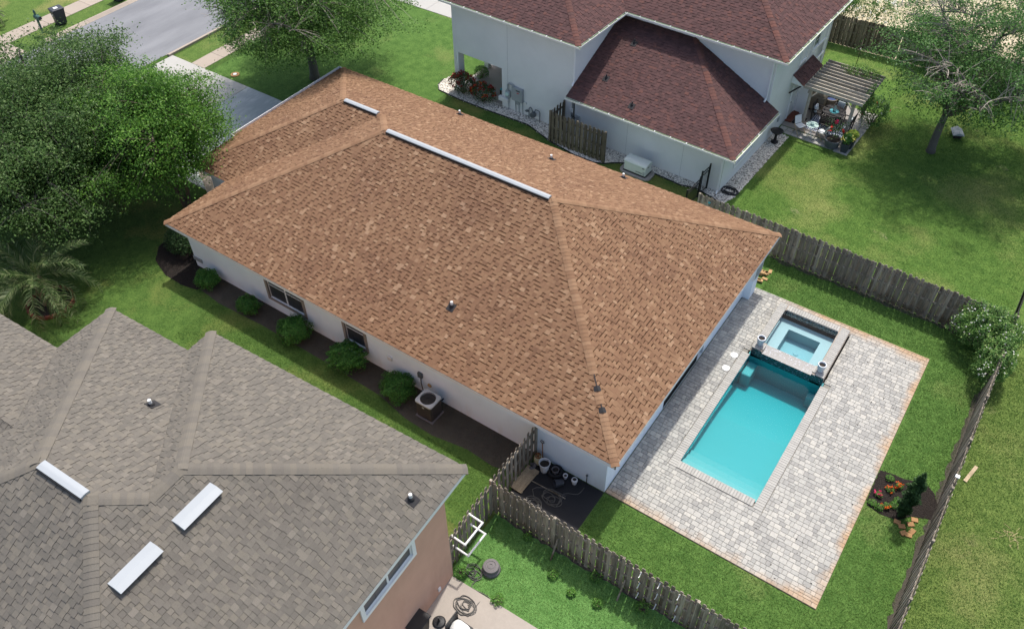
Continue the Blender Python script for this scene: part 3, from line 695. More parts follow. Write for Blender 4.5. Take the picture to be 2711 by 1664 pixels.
def fascia(parent, pts, z0, z1, mat='white_trim', closed=True, th=.03):
    mb = MB(); n = len(pts); rng_ = range(n if closed else n-1)
    for i in rng_:
        a, b = Vector((*pts[i], 0)), Vector((*pts[(i+1) % n], 0)); d = (b-a).normalized(); o = Vector((d.y, -d.x, 0))*th
        a, b = a-d*th*.0, b+d*max(th, 0)*.98
        v = [a, b, b+o, a+o]; mb.add([(q.x, q.y, z0) for q in v]+[(q.x, q.y, z1) for q in v], [(3, 2, 1, 0), (4, 5, 6, 7), (0, 1, 5, 4), (1, 2, 6, 5), (2, 3, 7, 6), (3, 0, 4, 7)])
    return mb.build('fascia', mat, parent)
def pipe_vent(parent, loc, h=.24, r=.05, slope_d=(0, 1), p=.48, boot=True, mat='white_plastic'):
    v = MB().tube([(0, 0, -.1), (0, 0, h)], r, 12).build('vent_pipe', mat, parent, loc)
    MB().tube([(0, 0, h-.04), (0, 0, h+.004)], r*.8, 12).build('opening', 'dark_print', v) if False else None
    k = math.sqrt(1+p*p); s3 = Vector((slope_d[0]/k, slope_d[1]/k, p/k)); e3 = Vector((-slope_d[1], slope_d[0], 0)); n3 = s3.cross(e3)
    if n3.z < 0: n3 = -n3
    q = [e3*a+s3*b for a, b in ((-.15, -.2), (.15, -.2), (.15, .12), (-.15, .12))]
    mb = MB(); mb.add([x+n3*.032 for x in q]+[x+n3*.0 for x in q], [(0, 1, 2, 3), (0, 4, 5, 1), (1, 5, 6, 2), (2, 6, 7, 3), (3, 7, 4, 0)])
    mb.lathe([(r+.05, .0), (r+.035, .07), (r+.006, .10)], 14, (0, 0, .01)); mb.build('flashing', 'tar', v)
    return v

# ------------------------------------------------------------------ main house
W, P, L, HE, OV = 13.636, .4826, 21.712, 2.55, .5
XG, YG = -2.30, 3.40; WG = W-YG; XF = -2.5
HO = Vector((9.6, 6.8, 0))
house = thing('house', 'single storey white stucco house with long brown shingled hip roof', 'house', HO)
H2, WG2 = W/2, WG/2
RY = W-WG2; RX0 = XG+WG2   # garage ridge
K = [(0, 0), (L, 0), (L-H2, H2), (H2, H2)]
faces = [([(0, 0), (L, 0), (L-H2, H2), (H2, H2)], (0, 0), (1, 0), (0, 1)),
         ([(L, 0), (L, W), (L-H2, H2)], (L, 0), (0, 1), (-1, 0)),
         ([(WG2, W), (L, W), (L-H2, H2), (H2, H2), (WG2, RY)], (L, W), (-1, 0), (0, -1)),
         ([(XG, W), (WG2, W), (WG2, RY), (RX0, RY)], (L, W), (-1, 0), (0, -1)),
         ([(XG, YG), (RX0, RY), (XG, W)], (XG, W), (0, -1), (1, 0)),
         ([(XG, YG), (0, YG), (WG2, RY), (RX0, RY)], (XG, YG), (1, 0), (0, 1)),
         ([(0, 0), (H2, H2), (WG2, RY), (0, YG)], (0, W), (0, -1), (1, 0)),
         ([(XG-.34, 6.1), (XG, 6.1), (XG, W), (XG-.34, W)], (XG, W), (0, -1), (1, 0))]
rf = MB(); tabs = []
for plan, o_, e_, d_ in faces:
    rf.poly([(x-HO.x, y-HO.y, HE+P*((x-o_[0])*d_[0]+(y-o_[1])*d_[1])-.012) for x, y in plan])
    roof_tabs(plan, o_, e_, d_, P, HE, tabs)
roof = rf.build('roof', 'felt', house)
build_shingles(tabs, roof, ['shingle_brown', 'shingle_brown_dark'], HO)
nN, nE, nS, nW = pitch_n((0, 1), P), pitch_n((-1, 0), P), pitch_n((0, -1), P), pitch_n((1, 0), P)
zr, zg = HE+P*H2, HE+P*WG2
lift = Vector((0, 0, .012))
def hipcaps(a, b, n1, n2, mat='cap_brown', skip=()): caps(Vector(a)+lift, Vector(b)+lift, n1, n2, mat, roof, HO, skip=skip)
hipcaps((L, 0, HE), (L-H2, H2, zr), nN, nE, skip=(12, 13, 17, 18, 19, 20))
hipcaps((L, W, HE), (L-H2, H2, zr), nE, nS)
hipcaps((0, 0, HE), (H2, H2, zr), nN, nW)
hipcaps((WG2, RY, zg), (H2, H2, zr), nW, nS)
hipcaps((XG, YG, HE), (RX0, RY, zg), nW, nN)
hipcaps((XG, W, HE), (RX0, RY, zg), nW, nS)
# patches of bare underlay where hip caps blew off
for i0, ln in ((12, 2), (17, 4)):
    a, b = Vector((L, 0, HE)), Vector((L-H2, H2, zr)); n_ = int((b-a).length/.15); dd = (b-a)/n_
    u_ = (nN+nE).normalized(); sd2 = dd.normalized().cross(u_).normalized()
    p0_, p1_ = a+dd*i0, a+dd*(i0+1.25); q = [p0_+sd2*.14-u_*.055, p0_-sd2*.14-u_*.055, p1_-sd2*.10-u_*.03, p1_+sd2*.10-u_*.03]
    mb = MB(); top = [p0_+u_*.045, p1_+u_*.04]
    mb.add([x-HO+u_*.03 for x in (q[0], top[0], top[1], q[3], q[1], q[2])], [(0, 1, 2, 3), (1, 4, 5, 2)]); mb.build('underlay_patch', 'tar', roof)
    mb = MB().beam(p1_-HO+u_*.03, a+dd*(i0+ln)-HO+u_*.03, .035, .012); mb.build('torn_strip', 'tar', roof)
# ridge vents
def ridge_vent(parent, a, b, org, w=.22, h=.085):
    a, b = Vector(a)-org, Vector(b)-org; d = (b-a).normalized(); sd = Vector((-d.y, d.x, 0)); mb = MB()
    pr = [(-w/2, -.03), (-w/2, .05), (-.02, h), (.02, h), (w/2, .05), (w/2, -.03)]
    vs = [p+sd*x+Vector((0, 0, z)) for p in (a, b) for x, z in pr]; n = len(pr)
    mb.add(vs, [(i, i+1, n+i+1, n+i) for i in range(n-1)]+[tuple(range(n)), tuple(range(n, 2*n))[::-1]])
    o = mb.build('ridge_vent', 'white_metal', parent)
    m2 = MB().beam(a-sd*(w/2+.016)+Vector((0, 0, -.01)), b-sd*(w/2+.016)+Vector((0, 0, -.01)), .03, .07); m2.build('baffle', 'black_metal', o)
    return o
ridge_vent(house, (H2+.15, H2, zr-.0), (L-H2-.12, H2, zr), HO)
ridge_vent(house, (RX0+.15, RY, zg), (RX0+2.05, RY, zg), HO)
hip_rest = caps((H2, H2, zr+.012), (H2+.2, H2, zr+.012), nN, nS, 'cap_brown', roof, HO)
caps((RX0+2.0, RY, zg+.012), (WG2, RY, zg+.012), nN, nS, 'cap_brown', roof, HO)
def onroof(x, y):
    z = min(HE+P*y, HE+P*(W-y)); return (x-HO.x, y-HO.y, z)
pipe_vent(house, onroof(13.69, 2.06)); pipe_vent(house, onroof(5.66, 13.15), slope_d=(0, -1)); pipe_vent(house, onroof(11.79, 11.67), slope_d=(0, -1)); pipe_vent(house, onroof(14.64, 13.07), slope_d=(0, -1))
# eaves
ep = [(0, 0), (L, 0), (L, W), (XG-.32, W), (XG-.32, 6.1), (XG, 6.1), (XG, YG), (0, YG)]
epl = [(x-HO.x, y-HO.y) for x, y in ep]
fascia(house, epl, HE-.17, HE-.014, th=-.03)
sf = MB(); sf.poly([(x, y, HE-.16) for x, y in epl]); sf.build('soffit', 'white_trim', house)
# walls with openings left for the windows and the sliding door
def wall_run(mb, a, b, inward, openings, z1, th=.2, z0=-.1):
    """vertical wall from a to b (xy), openings: (s0, s1, zlo, zhi) along it"""
    a, b = Vector((*a, 0)), Vector((*b, 0)); d = (b-a); Ln = d.length; d.normalize(); nw = Vector((*inward, 0))
    def blk(s0, s1, q0, q1):
        if s1-s0 < 1e-4 or q1-q0 < 1e-4: return
        p = [a+d*s0, a+d*s1, a+d*s1+nw*th, a+d*s0+nw*th]
        mb.add([(x.x, x.y, q0) for x in p]+[(x.x, x.y, q1) for x in p], [(3, 2, 1, 0), (4, 5, 6, 7), (0, 1, 5, 4), (1, 2, 6, 5), (2, 3, 7, 6), (3, 0, 4, 7)])
    s = 0
    for s0, s1, q0, q1 in sorted(openings):
        blk(s, s0, z0, z1); blk(s0, s1, z0, q0); blk(s0, s1, q1, z1); s = s1
    blk(s, Ln, z0, z1)
def HB(mb): mb.v = [(a-HO.x, b-HO.y, c) for a, b, c in mb.v]; return mb
x0, x1, y0, y1 = OV, L-OV, OV, W-OV; wl = MB(); zt = HE-.165
wall_run(wl, (x0, y0), (x1, y0), (0, 1), [(5.24-x0, 7.20-x0, .66, 2.12), (9.50-x0, 10.48-x0, .66, 2.12)], zt)
wall_run(wl, (x1, y0+.2), (x1, y1-.2), (-1, 0), [(4.3-.2, 7.7-.2, .03, 2.1)], zt)
wall_run(wl, (x1, y1), (XG+OV, y1), (0, -1), [], zt)
wall_run(wl, (XG+OV, y1-.2), (XG+OV, YG+OV+.2), (1, 0), [], zt)
wall_run(wl, (XG+OV, YG+OV), (x0, YG+OV), (0, 1), [], zt)
wall_run(wl, (x0, YG+OV), (x0, y0+.2), (1, 0), [], zt)
HB(wl).build('wall', 'stucco_white', house)
window(house, (6.22-HO.x, y0-HO.y+.06, 1.39), 1.96, 1.46, (1, 0), (0, -1), 'greige_trim', .13, 'screen_glass', 2, (3, 4), proud=.09)
window(house, (9.99-HO.x, y0-HO.y+.06, 1.39), .98, 1.46, (1, 0), (0, -1), 'greige_trim', .13, 'screen_glass', 1, (3, 4), proud=.09)
# sliding door
dr = MB(); X = x1-HO.x-.06
def DBX(mb, ya, yb, za, zb, xa, xb): mb.box(xa, xb, ya-HO.y, yb-HO.y, za, zb)
DBX(dr, 4.30, 4.37, .03, 2.1, X, X+.05); DBX(dr, 7.63, 7.70, .03, 2.1, X, X+.05); DBX(dr, 5.96, 6.04, .10, 2.03, X, X+.05); DBX(dr, 4.37, 7.63, .03, .10, X, X+.05); DBX(dr, 4.37, 7.63, 2.03, 2.1, X, X+.05)
do = dr.build('sliding_door', 'black_metal', house)
for a, b in ((4.37, 5.96), (6.04, 7.63)): m_ = MB(); DBX(m_, a, b, .10, 2.03, X+.015, X+.025); m_.build('pane', 'dark_glass', do)
# side wall fittings
cv = MB().box(11.62-HO.x, 11.84-HO.x, y0-HO.y-.07, y0-HO.y, .86, 1.06); cv.build('wall_vent', 'white_plastic', house, bevel=.02)
bx = MB().box(13.13-HO.x, 13.33-HO.x, y0-HO.y-.10, y0-HO.y, .86, 1.12).build('disconnect_box', 'grey_dark_metal', house, bevel=.01)
MB().tube([(13.25-HO.x, y0-HO.y-.05, .86), (13.27-HO.x, y0-HO.y-.09, .6), (13.42-HO.x, y0-HO.y-.2, .45), (13.6-HO.x, y0-HO.y-.32, .5)], .02, 8).build('conduit', 'black_plastic', bx)
MB().lathe([(.09, 0), (.09, .03), (.05, .05)], 16).build('faucet_plate', 'paver_old', house, (13.62-HO.x, y0-HO.y-.01, .62), (R(90), 0, 0))
MB().box(x0-.045-HO.x, x0+.5-HO.x, y0-.04-HO.y, y0-HO.y+.1, .38, .58).build('corner_ledge', 'grey_metal', house)
# white wall cabinet at the far corner of the deck side
hd = MB().box(x1-HO.x, x1-HO.x+.34, 11.9-HO.y, 12.75-HO.y, 1.15, 1.85).build('wall_cabinet', 'white_trim', house, bevel=.015)
for i in range(9): MB().box(x1-HO.x+.34, x1-HO.x+.352, 11.96-HO.y+i*.08, 12.01-HO.y+i*.08, 1.22, 1.78).build('slat', 'grey_metal', hd)
MB().box(x1-HO.x, x1-HO.x+.3, 12.0-HO.y, 12.6-HO.y, -.02, 1.15).build('cabinet_base', 'stucco_white', house)

# ------------------------------------------------------------------ grey roofed two storey house
GT, GX, GY = .043, 19.262, -4.344
gh = thing('house', 'two storey tan stucco house with grey brown shingled hip roof', 'house', (GX, GY, 0), GT)
hg, pg = 5.764, .486; u1, v1, u2, v2, WB, OVG = -9.792, -.96, -13.341, -3.028, 11.452, .52
hb = WB/2; vb = v1-WB; ww = -u1/2; mg = Matrix.Translation((GX, GY, 0)) @ Matrix.Rotation(GT, 4, 'Z')
# wing ridge runs from (u1/2, -ww) down to the main slope
vw = v1-ww   # where the wing ridge meets the main slope
gf = [([(0, 0), (u1, 0), (u1/2, -ww)], (0, 0), (-1, 0), (0, -1)),
      ([(0, 0), (u1/2, -ww), (u1/2, vw), (0, vw)], (0, 0), (0, -1), (-1, 0)),
      ([(0, vw), (u1/2, vw), (-hb, v1-hb), (0, vb)], (0, 0), (0, -1), (-1, 0)),
      ([(u1, 0), (u1, v1), (u1/2, vw), (u1/2, -ww)], (u1, 0), (0, -1), (1, 0)),
      ([(u1, v1), (u2, v1), (u2+hb, v1-hb), (-hb, v1-hb), (u1/2, vw)], (u1, v1), (-1, 0), (0, -1)),
      ([(u2, v1), (u2, v2), (u2+3, v2-3), (u2+v1-v2+3, v2-3)], (u2, v1), (0, -1), (1, 0)),
      ([(u2+v1-v2+3, v2-3), (u2+3, v2-3), (u2+3, vb+3), (u2+hb, v1-hb)], (u2, v1), (0, -1), (1, 0)),
      ([(u2, v2-6), (u2, vb), (u2+3, vb+3), (u2+3, v2-3)], (u2, v1), (0, -1), (1, 0)),
      ([(0, vb), (-hb, v1-hb), (u2+hb, v1-hb), (u2, vb)], (u2, vb), (1, 0), (0, 1)),
      ([(u2, v2), (u2-9, v2), (u2-9, v2-3), (u2+3, v2-3)], (u2, v2), (-1, 0), (0, -1)),
      ([(u2-9, v2-6), (u2, v2-6), (u2+3, v2-3), (u2-9, v2-3)], (u2, v2-6), (1, 0), (0, 1))]
Z0 = Vector((0, 0, 0)); rf = MB(); tabs = []
for plan, o_, e_, d_ in gf:
    rf.poly([(x, y, hg+pg*((x-o_[0])*d_[0]+(y-o_[1])*d_[1])-.012) for x, y in plan])
    roof_tabs(plan, o_, e_, d_, pg, hg, tabs, wlo=.11, whi=.20, band=.016)
roofg = rf.build('roof', 'felt', gh)
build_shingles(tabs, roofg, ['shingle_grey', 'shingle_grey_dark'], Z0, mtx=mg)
gN, gE, gS, gW = pitch_n((0, -1), pg), pitch_n((-1, 0), pg), pitch_n((0, 1), pg), pitch_n((1, 0), pg)   # gN faces +v
def gc(a, b, n1, n2): caps(Vector((*a, hg+a[2]*pg) if False else (a[0], a[1], hg+pg*a[2]))+lift, Vector((b[0], b[1], hg+pg*b[2]))+lift, n1, n2, 'cap_grey', roofg, Z0, half=.17)
gc((0, 0, 0), (u1/2, -ww, ww), gN, gE); gc((u1, 0, 0), (u1/2, -ww, ww), gN, gW); gc((u1/2, -ww, ww), (u1/2, vw, ww), gE, gW)
gc((u1/2, vw, ww), (-hb, v1-hb, hb), gN, gE); gc((0, vb, 0), (-hb, v1-hb, hb), gE, gS); gc((u2, v1, 0), (u2+hb, v1-hb, hb), gN, gW); gc((u2, vb, 0), (u2+hb, v1-hb, hb), gS, gW)
zrg = hg+pg*hb
rvv = MB()
a_, b_ = Vector((u2+hb+.15, v1-hb, zrg)), Vector((-hb-.15, v1-hb, zrg)); ridge_vent(gh, a_, b_, Z0, .25, .065)
def off_ridge_vent(ua, ub, va, vb_):
    # metal hood lying on the +u slope
    k = math.sqrt(1+pg*pg); mb = MB()
    def pt(u, v, n): return Vector((u, v, hg-pg*u))+Vector((pg/k, 0, 1/k))*n
    mb.add([pt(ua, va, .03), pt(ua, vb_, .03), pt(ub, vb_, .16), pt(ub, va, .16), pt((ua+ub)/2, va, .14), pt((ua+ub)/2, vb_, .14)], [(0, 4, 5, 1), (4, 3, 2, 5)])
    mb.add([pt(ua, va, -.01), pt(ub-.03, va, -.01), pt(ub-.03, va, .15), pt((ua+ub)/2, va, .13), pt(ua, va, .03)], [(0, 1, 2, 3, 4)])
    mb.add([pt(ua, vb_, -.01), pt(ub-.03, vb_, -.01), pt(ub-.03, vb_, .15), pt((ua+ub)/2, vb_, .13), pt(ua, vb_, .03)], [(4, 3, 2, 1, 0)])
    o = mb.build('roof_vent', 'white_metal', gh)
    m2 = MB().add([pt(ub-.05, va, -.01), pt(ub-.05, vb_, -.01), pt(ub-.05, vb_, .148), pt(ub-.05, va, .148)], [(0, 1, 2, 3)]); m2.build('mesh_screen', 'black_metal', o)
off_ridge_vent(-4.22, -3.86, -5.92, -4.70); off_ridge_vent(-4.22, -3.86, -7.76, -6.55)
pipe_vent(gh, (-.60, -1.72, hg+pg*.60), .24, .05, (-1, 0), pg); pipe_vent(gh, (-7.99, -3.50, hg+pg*2.54), .24, .05, (0, -1), pg)
gp = [(0, 0), (0, vb), (u2, vb), (u2, v2-6), (u2-9, v2-6), (u2-9, v2), (u2, v2), (u2, v1), (u1, v1), (u1, 0)]
fascia(gh, gp[::-1], hg-.17, hg-.014, th=-.03); MB().poly([(x, y, hg-.16) for x, y in gp]).build('soffit', 'white_trim', gh)
wl = MB(); q = OVG
ring = [(-q, -q), (-q, vb+q), (u2+q, vb+q), (u2+q, v2-6+q), (u2-9+q, v2-6+q), (u2-9+q, v2-q), (u2+q, v2-q), (u2+q, v1-q), (u1+q, v1-q), (u1+q, -q)]
wd = ((-2.12, -1.0), )
wl = MB()
op = [(2.0-q+.12, 4.2-q-.02, 3.85, 5.05)]
wall_run(wl, (-q, -q), (-q, vb+q), (-1, 0), op, hg-.165, .2)
for a, b, nw in ((ring[1], ring[2], (0, 1)), (ring[2], ring[3], (1, 0)), (ring[3], ring[4], (0, 1)), (ring[4], ring[5], (1, 0)), (ring[5], ring[6], (0, -1)), (ring[6], ring[7], (1, 0)), (ring[7], ring[8], (0, -1)), (ring[8], ring[9], (1, 0)), (ring[9], (ring[0][0]-.2, ring[0][1]), (0, -1))):
    wall_run(wl, a, b, nw, [], hg-.165, .2)
wl.build('wall', 'stucco_tan', gh)
window(gh, (-q-.05, -3.15, 4.45), 2.05, 1.16, (0, -1), (1, 0), 'white_trim', .14, 'screen_glass', 2, (2, 2), proud=.10)
MB().box(-q, -q+.05, -1.33, -1.21, .28, .46).build('outlet_cover', 'white_plastic', gh, bevel=.01)

# ------------------------------------------------------------------ red roofed house
RX, RYY, RT = 1.701, 18.666, -.037
mr = Matrix.Translation((RX, RYY, 0)) @ Matrix.Rotation(RT, 4, 'Z')
def RL(u, v, z=0): q = mr @ Vector((u, v, z)); return q
rh = thing('house', 'two storey grey stucco house with dark red shingled roof', 'house', (RX, RYY, 0), RT)
hu, hl, pr_ = 5.367, 2.463, .481; ul, ur, r1, vsb, vbk = -.92, 16.25, 7.68, 3.70, 12.3
hr = 4.3; um = ul+hr; vm = vsb+hr
rfc = [([(ul, -.6), (r1, -.6), (um, -.6+hr)], (ul, -.6), (1, 0), (0, 1), hu),
       ([(r1, -.6), (r1, vsb), (um, vm), (um, -.6+hr)], (r1, -.6), (0, 1), (-1, 0), hu),
       ([(ul, -.6), (um, -.6+hr), (um, vm), (ul, vbk)], (ul, vbk), (0, -1), (1, 0), hu),
       ([(r1, vsb), (ur, vsb), (ur-hr, vm), (um, vm)], (r1, vsb), (1, 0), (0, 1), hu),
       ([(ur, vsb), (ur, vbk), (ur-hr, vm)], (ur, vsb), (0, 1), (-1, 0), hu),
       ([(ul, vbk), (um, vm), (ur-hr, vm), (ur, vbk)], (ur, vbk), (-1, 0), (0, -1), hu),
       ([(7.09, -.6), (ur, -.6), (ur-4.89, 4.29), (7.09, 4.29)], (7.08, -.6), (1, 0), (0, 1), hl),
       ([(ur, -.6), (ur, 4.29), (ur-4.89, 4.29)], (ur, -.6), (0, 1), (-1, 0), hl)]
rf = MB(); tabs = []
for plan, o_, e_, d_, h_ in rfc:
    rf.poly([(x, y, h_+pr_*((x-o_[0])*d_[0]+(y-o_[1])*d_[1])-.012) for x, y in plan])
    roof_tabs(plan, o_, e_, d_, pr_, h_, tabs, wlo=.14, whi=.28, band=.022)
roofr = rf.build('roof', 'felt', rh)
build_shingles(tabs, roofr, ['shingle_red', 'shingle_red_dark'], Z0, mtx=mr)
rN, rE, rW, rS = pitch_n((0, 1), pr_), pitch_n((-1, 0), pr_), pitch_n((1, 0), pr_), pitch_n((0, -1), pr_)
def rc(a, b, n1, n2): caps(Vector(a)+lift, Vector(b)+lift, n1, n2, 'cap_red', roofr, Z0, expo=.19, half=.15)
rc((r1, -.6, hu), (um, -.6+hr, hu+pr_*hr), rN, rE); rc((ur, vsb, hu), (ur-hr, vm, hu+pr_*hr), rN, rE); rc((ur, -.6, hl), (ur-4.89, 4.29, hl+pr_*4.89), rN, rE)
rc((um, vm, hu+pr_*hr), (ur-hr, vm, hu+pr_*hr), rN, rS); rc((um, -.6+hr, hu+pr_*hr), (um, vm, hu+pr_*hr), rE, rW)
def on_low(px_u, px_v): return (px_u, px_v, hl+pr_*(px_v+.6))
for u_, v_ in ((8.67, 3.07), (8.44, .94), (10.45, .11)): pipe_vent(rh, on_low(u_, v_), .22, .035, (0, 1), pr_, mat='tar')
# gutters with straps
def gutter(a, b, z, nrm, name='gutter'):
    a, b = Vector((*a, z)), Vector((*b, z)); d = (b-a).normalized(); n = Vector((*nrm, 0)); mb = MB(); Ln = (b-a).length
    pr = [(0, .0), (0, -.12), (.09, -.12), (.125, 0.0), (.11, 0), (.08, -.105), (.012, -.105), (.012, 0)]
    vs = [q+n*x+Vector((0, 0, zz)) for q in (a, b) for x, zz in pr]; k = len(pr)
    mb.add(vs, [(i, (i+1) % k, k+(i+1) % k, k+i) for i in range(k)]+[tuple(range(k)), tuple(range(k, 2*k))[::-1]], 0)
    for i in (4, 5, 6): mb.m[i] = 1
    g_ = mb.build('gutter', ['white_trim', 'gutter_inside'], rh)
    for i in range(1, int(Ln/.85)):
        q = a+d*(i*.85); MB().beam(q+Vector((0, 0, .004)), q+n*.12+Vector((0, 0, .006)), .03, .01).build('strap', 'white_trim', g_)
g0 = .0
gutter((ul, -.6), (r1+.12, -.6), hu-.01, (0, -1)); gutter((r1, -.6), (r1, vsb), hu-.01, (1, 0)); gutter((r1, vsb), (ur+.12, vsb), hu-.01, (0, -1)); gutter((ur, vsb), (ur, vbk), hu-.01, (1, 0))
gutter((7.09, -.6), (ur+.12, -.6), hl-.01, (0, -1)); gutter((ur, -.6), (ur, 4.29), hl-.01, (1, 0))
up_pts = [(ul, -.6), (r1, -.6), (r1, vsb), (ur, vsb), (ur, vbk), (ul, vbk)]
fascia(rh, up_pts, hu-.16, hu-.012, th=.0005); MB().poly([(x, y, hu-.155) for x, y in up_pts]).build('soffit', 'white_trim', rh)
MB().poly([(7.09, -.6, hl-.155), (ur, -.6, hl-.155), (ur, 4.29, hl-.155), (7.09, 4.29, hl-.155)]).build('soffit', 'white_trim', rh)
fascia(rh, [(7.09, -.6), (ur, -.6), (ur, 4.29)], hl-.16, hl-.012, closed=False, th=.0005)
# walls: two storey block with the open porch corner, then the lower wing, then the set back upper storey
wl = MB(); zt = hu-.16
wall_run(wl, (-.65, 0), (7.08, 0), (0, 1), [(.30, 3.27, -.1, 2.25)], zt)
wall_run(wl, (7.08, .2), (7.08, 4.3), (-1, 0), [], zt)
wall_run(wl, (7.08, 4.3), (15.65, 4.3), (0, 1), [], zt)
wall_run(wl, (15.65, 4.5), (15.65, 11.7), (-1, 0), [(7.72-4.5, 8.44-4.5, 3.3, 4.75), (9.23-4.5, 11.04-4.5, 3.3, 4.75), (7.62-4.5, 8.6-4.5, .05, 2.15), (10.1-4.5, 11.2-4.5, .9, 2.3)], zt)
wall_run(wl, (15.65, 11.7), (-.65, 11.7), (0, -1), [], zt)
wall_run(wl, (-.65, 11.5), (-.65, 2.9), (1, 0), [], zt, z0=2.25); wall_run(wl, (-.65, 2.9), (-.65, .2), (1, 0), [], zt, z0=2.25)
wall_run(wl, (2.62, .2), (2.62, 3.0), (1, 0), [], 2.24); wall_run(wl, (-.4, 3.6), (2.62, 3.6), (0, 1), [], 2.24)
wall_run(wl, (7.28, 0), (15.65, 0), (0, 1), [], hl-.16); wall_run(wl, (15.65, .2), (15.65, 4.3), (-1, 0), [(1.35-.2, 3.25-.2, .75, 1.95)], hl-.16)
wl.build('wall', 'stucco_grey', rh)
MB().box(-.45, 2.6, .2, 3.6, 2.26, 2.30).build('porch_ceiling', 'white_trim', rh)
MB().box(-.64, -.36, .21, .49, -.05, 2.25).build('porch_column', 'stucco_grey', rh); MB().box(-.64, -.36, 2.6, 2.9, -.05, 2.25).build('porch_column', 'stucco_grey', rh)
MB().box(-.6, 2.6, .0+.02, 3.5, -.05, .06).build('porch_floor', 'concrete_slab', rh)
for (va, vb_) in ((7.72, 8.44), ): window(rh, (15.60, (va+vb_)/2, 4.02), .72, 1.42, (0, -1), (1, 0), 'white_trim', .12, 'green_glass', 1, (2, 4), proud=.1, grid_mat='white_trim')
window(rh, (15.60, 10.13, 4.02), 1.8, 1.42, (0, -1), (1, 0), 'white_trim', .12, 'green_glass', 2, (2, 4), proud=.1, grid_mat='white_trim')
window(rh, (15.60, 10.65, 1.60), 1.08, 1.38, (0, -1), (1, 0), 'white_trim', .12, 'green_glass', 1, (2, 4), proud=.1, grid_mat='white_trim')
window(rh, (15.60, 2.30, 1.35), 1.88, 1.18, (0, -1), (1, 0), 'white_trim', .12, 'green_glass', 2, (2, 3), proud=.1, grid_mat='white_trim')
dd_ = MB(); dd_.box(15.58, 15.70, 7.60, 7.70, .05, 2.15); dd_.box(15.58, 15.70, 8.52, 8.62, .05, 2.15); dd_.box(15.58, 15.70, 7.70, 8.52, 2.05, 2.15); do = dd_.build('door', 'white_trim', rh)
MB().box(15.60, 15.64, 7.70, 8.52, .05, 2.05).build('leaf', 'white_trim', do); MB().box(15.642, 15.648, 7.82, 8.40, .5, 1.9).build('pane', 'dark_glass', do); MB().box(15.64, 15.70, 7.78, 7.82, .98, 1.06).build('handle', 'black_metal', do)
MB().box(15.66, 16.0, 7.55, 8.65, -.02, .12).build('door_step', 'brick_edge', rh, bevel=.01)
# open white door leaf / screen beside it
MB().box(15.70, 16.35, 8.66, 8.70, .06, 2.05).build('screen_door', 'white_trim', rh)
# small shingled awning over the door
aw = MB(); aw.add([(15.66, 7.05, 2.95), (16.30, 7.05, 2.55), (16.30, 9.50, 2.55), (15.66, 9.50, 2.95), (15.66, 7.05, 2.52), (16.30, 7.05, 2.50), (16.30, 9.50, 2.50), (15.66, 9.50, 2.52)], [(0, 1, 2, 3), (4, 7, 6, 5), (0, 4, 5, 1), (1, 5, 6, 2), (2, 6, 7, 3)])
ao = aw.build('awning', 'white_trim', rh)
tabs = []; roof_tabs([(15.67, 7.02), (16.33, 7.02), (16.33, 9.53), (15.67, 9.53)], (16.33, 7.02), (0, 1), (-1, 0), .62, 2.552, tabs, wlo=.16, whi=.34, band=.028)
mb = MB()
for top, bot, mt in tabs: n = len(top); mb.add(list(top)+list(bot), [tuple(range(n))]+[(j, n+j, n+(j+1) % n, (j+1) % n) for j in range(n)], mt)
mb.build('awning_shingles', ['shingle_red', 'shingle_red_dark'], ao, kind='stuff')
for y_ in (7.12, 9.40): MB().beam((15.66, y_, 1.9), (16.2, y_, 2.5), .07, .07).build('awning_bracket', 'dark_wood', rh)
# downspouts
def down(pts, r=.045):
    mb = MB()
    for a, b in zip(pts[:-1], pts[1:]): mb.beam(a, b, .075, .06, upv=(.3, 1, .1))
    mb.build('downspout', 'white_trim', rh)
down([(7.16, -.06, hu-.2), (7.16, -.06, 3.05), (7.20, -.25, 2.92)]); down([(15.50, 4.24, hu-.2), (15.50, 4.24, 2.95), (15.5, 4.05, 2.85)]); down([(15.58, -.06, hl-.2), (15.58, -.06, .1), (15.62, -.25, .03)]); down([(15.45, -.5, hl-.13), (15.58, -.1, hl-.2)])
for u_ in (3.0, 10.4, 13.5): MB().box(u_, u_+.012, -.004, .002, .02, (5.1 if u_ < 7 else 2.2)).build('control_joint', 'grey_metal', rh)
# meters and boxes on the wall
pn = MB().box(3.36, 4.06, -.16, .0, .72, 1.50).build('electric_panel', 'grey_metal', rh, bevel=.012)
MB().box(3.60, 4.04, -.172, -.161, .76, 1.46).build('panel_door', 'grey_metal', pn); MB().box(3.66, 3.92, -.176, -.173, 1.34, 1.41).build('label_plate', 'dark_print', pn); MB().box(3.72, 3.86, -.176, -.173, 1.22, 1.27).build('label_plate', 'red_print', pn)
MB().tube([(3.08, -.08, 1.1), (3.08, -.1, 1.5), (3.16, -.1, 1.6), (3.36, -.1, 1.58), (3.5, -.1, 1.5)], .045, 10).build('conduit', 'grey_metal', pn)
mt_ = MB().box(2.92, 3.22, -.12, 0, .72, 1.12).build('electric_meter', 'grey_metal', rh, bevel=.01); MB().lathe([(.11, 0), (.11, .07), (.08, .1)], 20).build('dial', 'glass_green', mt_, (3.06, -.12, .95), (R(90), 0, 0))
MB().box(2.50, 3.10, -.20, -.0, .42, .66).build('cable_box', 'white_plastic', rh, bevel=.015)
for u_, z1_, z0_ in ((3.10, .72, .0), (3.55, .72, .05), (3.78, .72, .0), (4.02, .72, 0)): MB().tube([(u_, -.06, z1_), (u_+.01, -.07, (z1_+z0_)/2), (u_+.03, -.06, z0_)], .024, 8).build('conduit', 'grey_metal', rh)
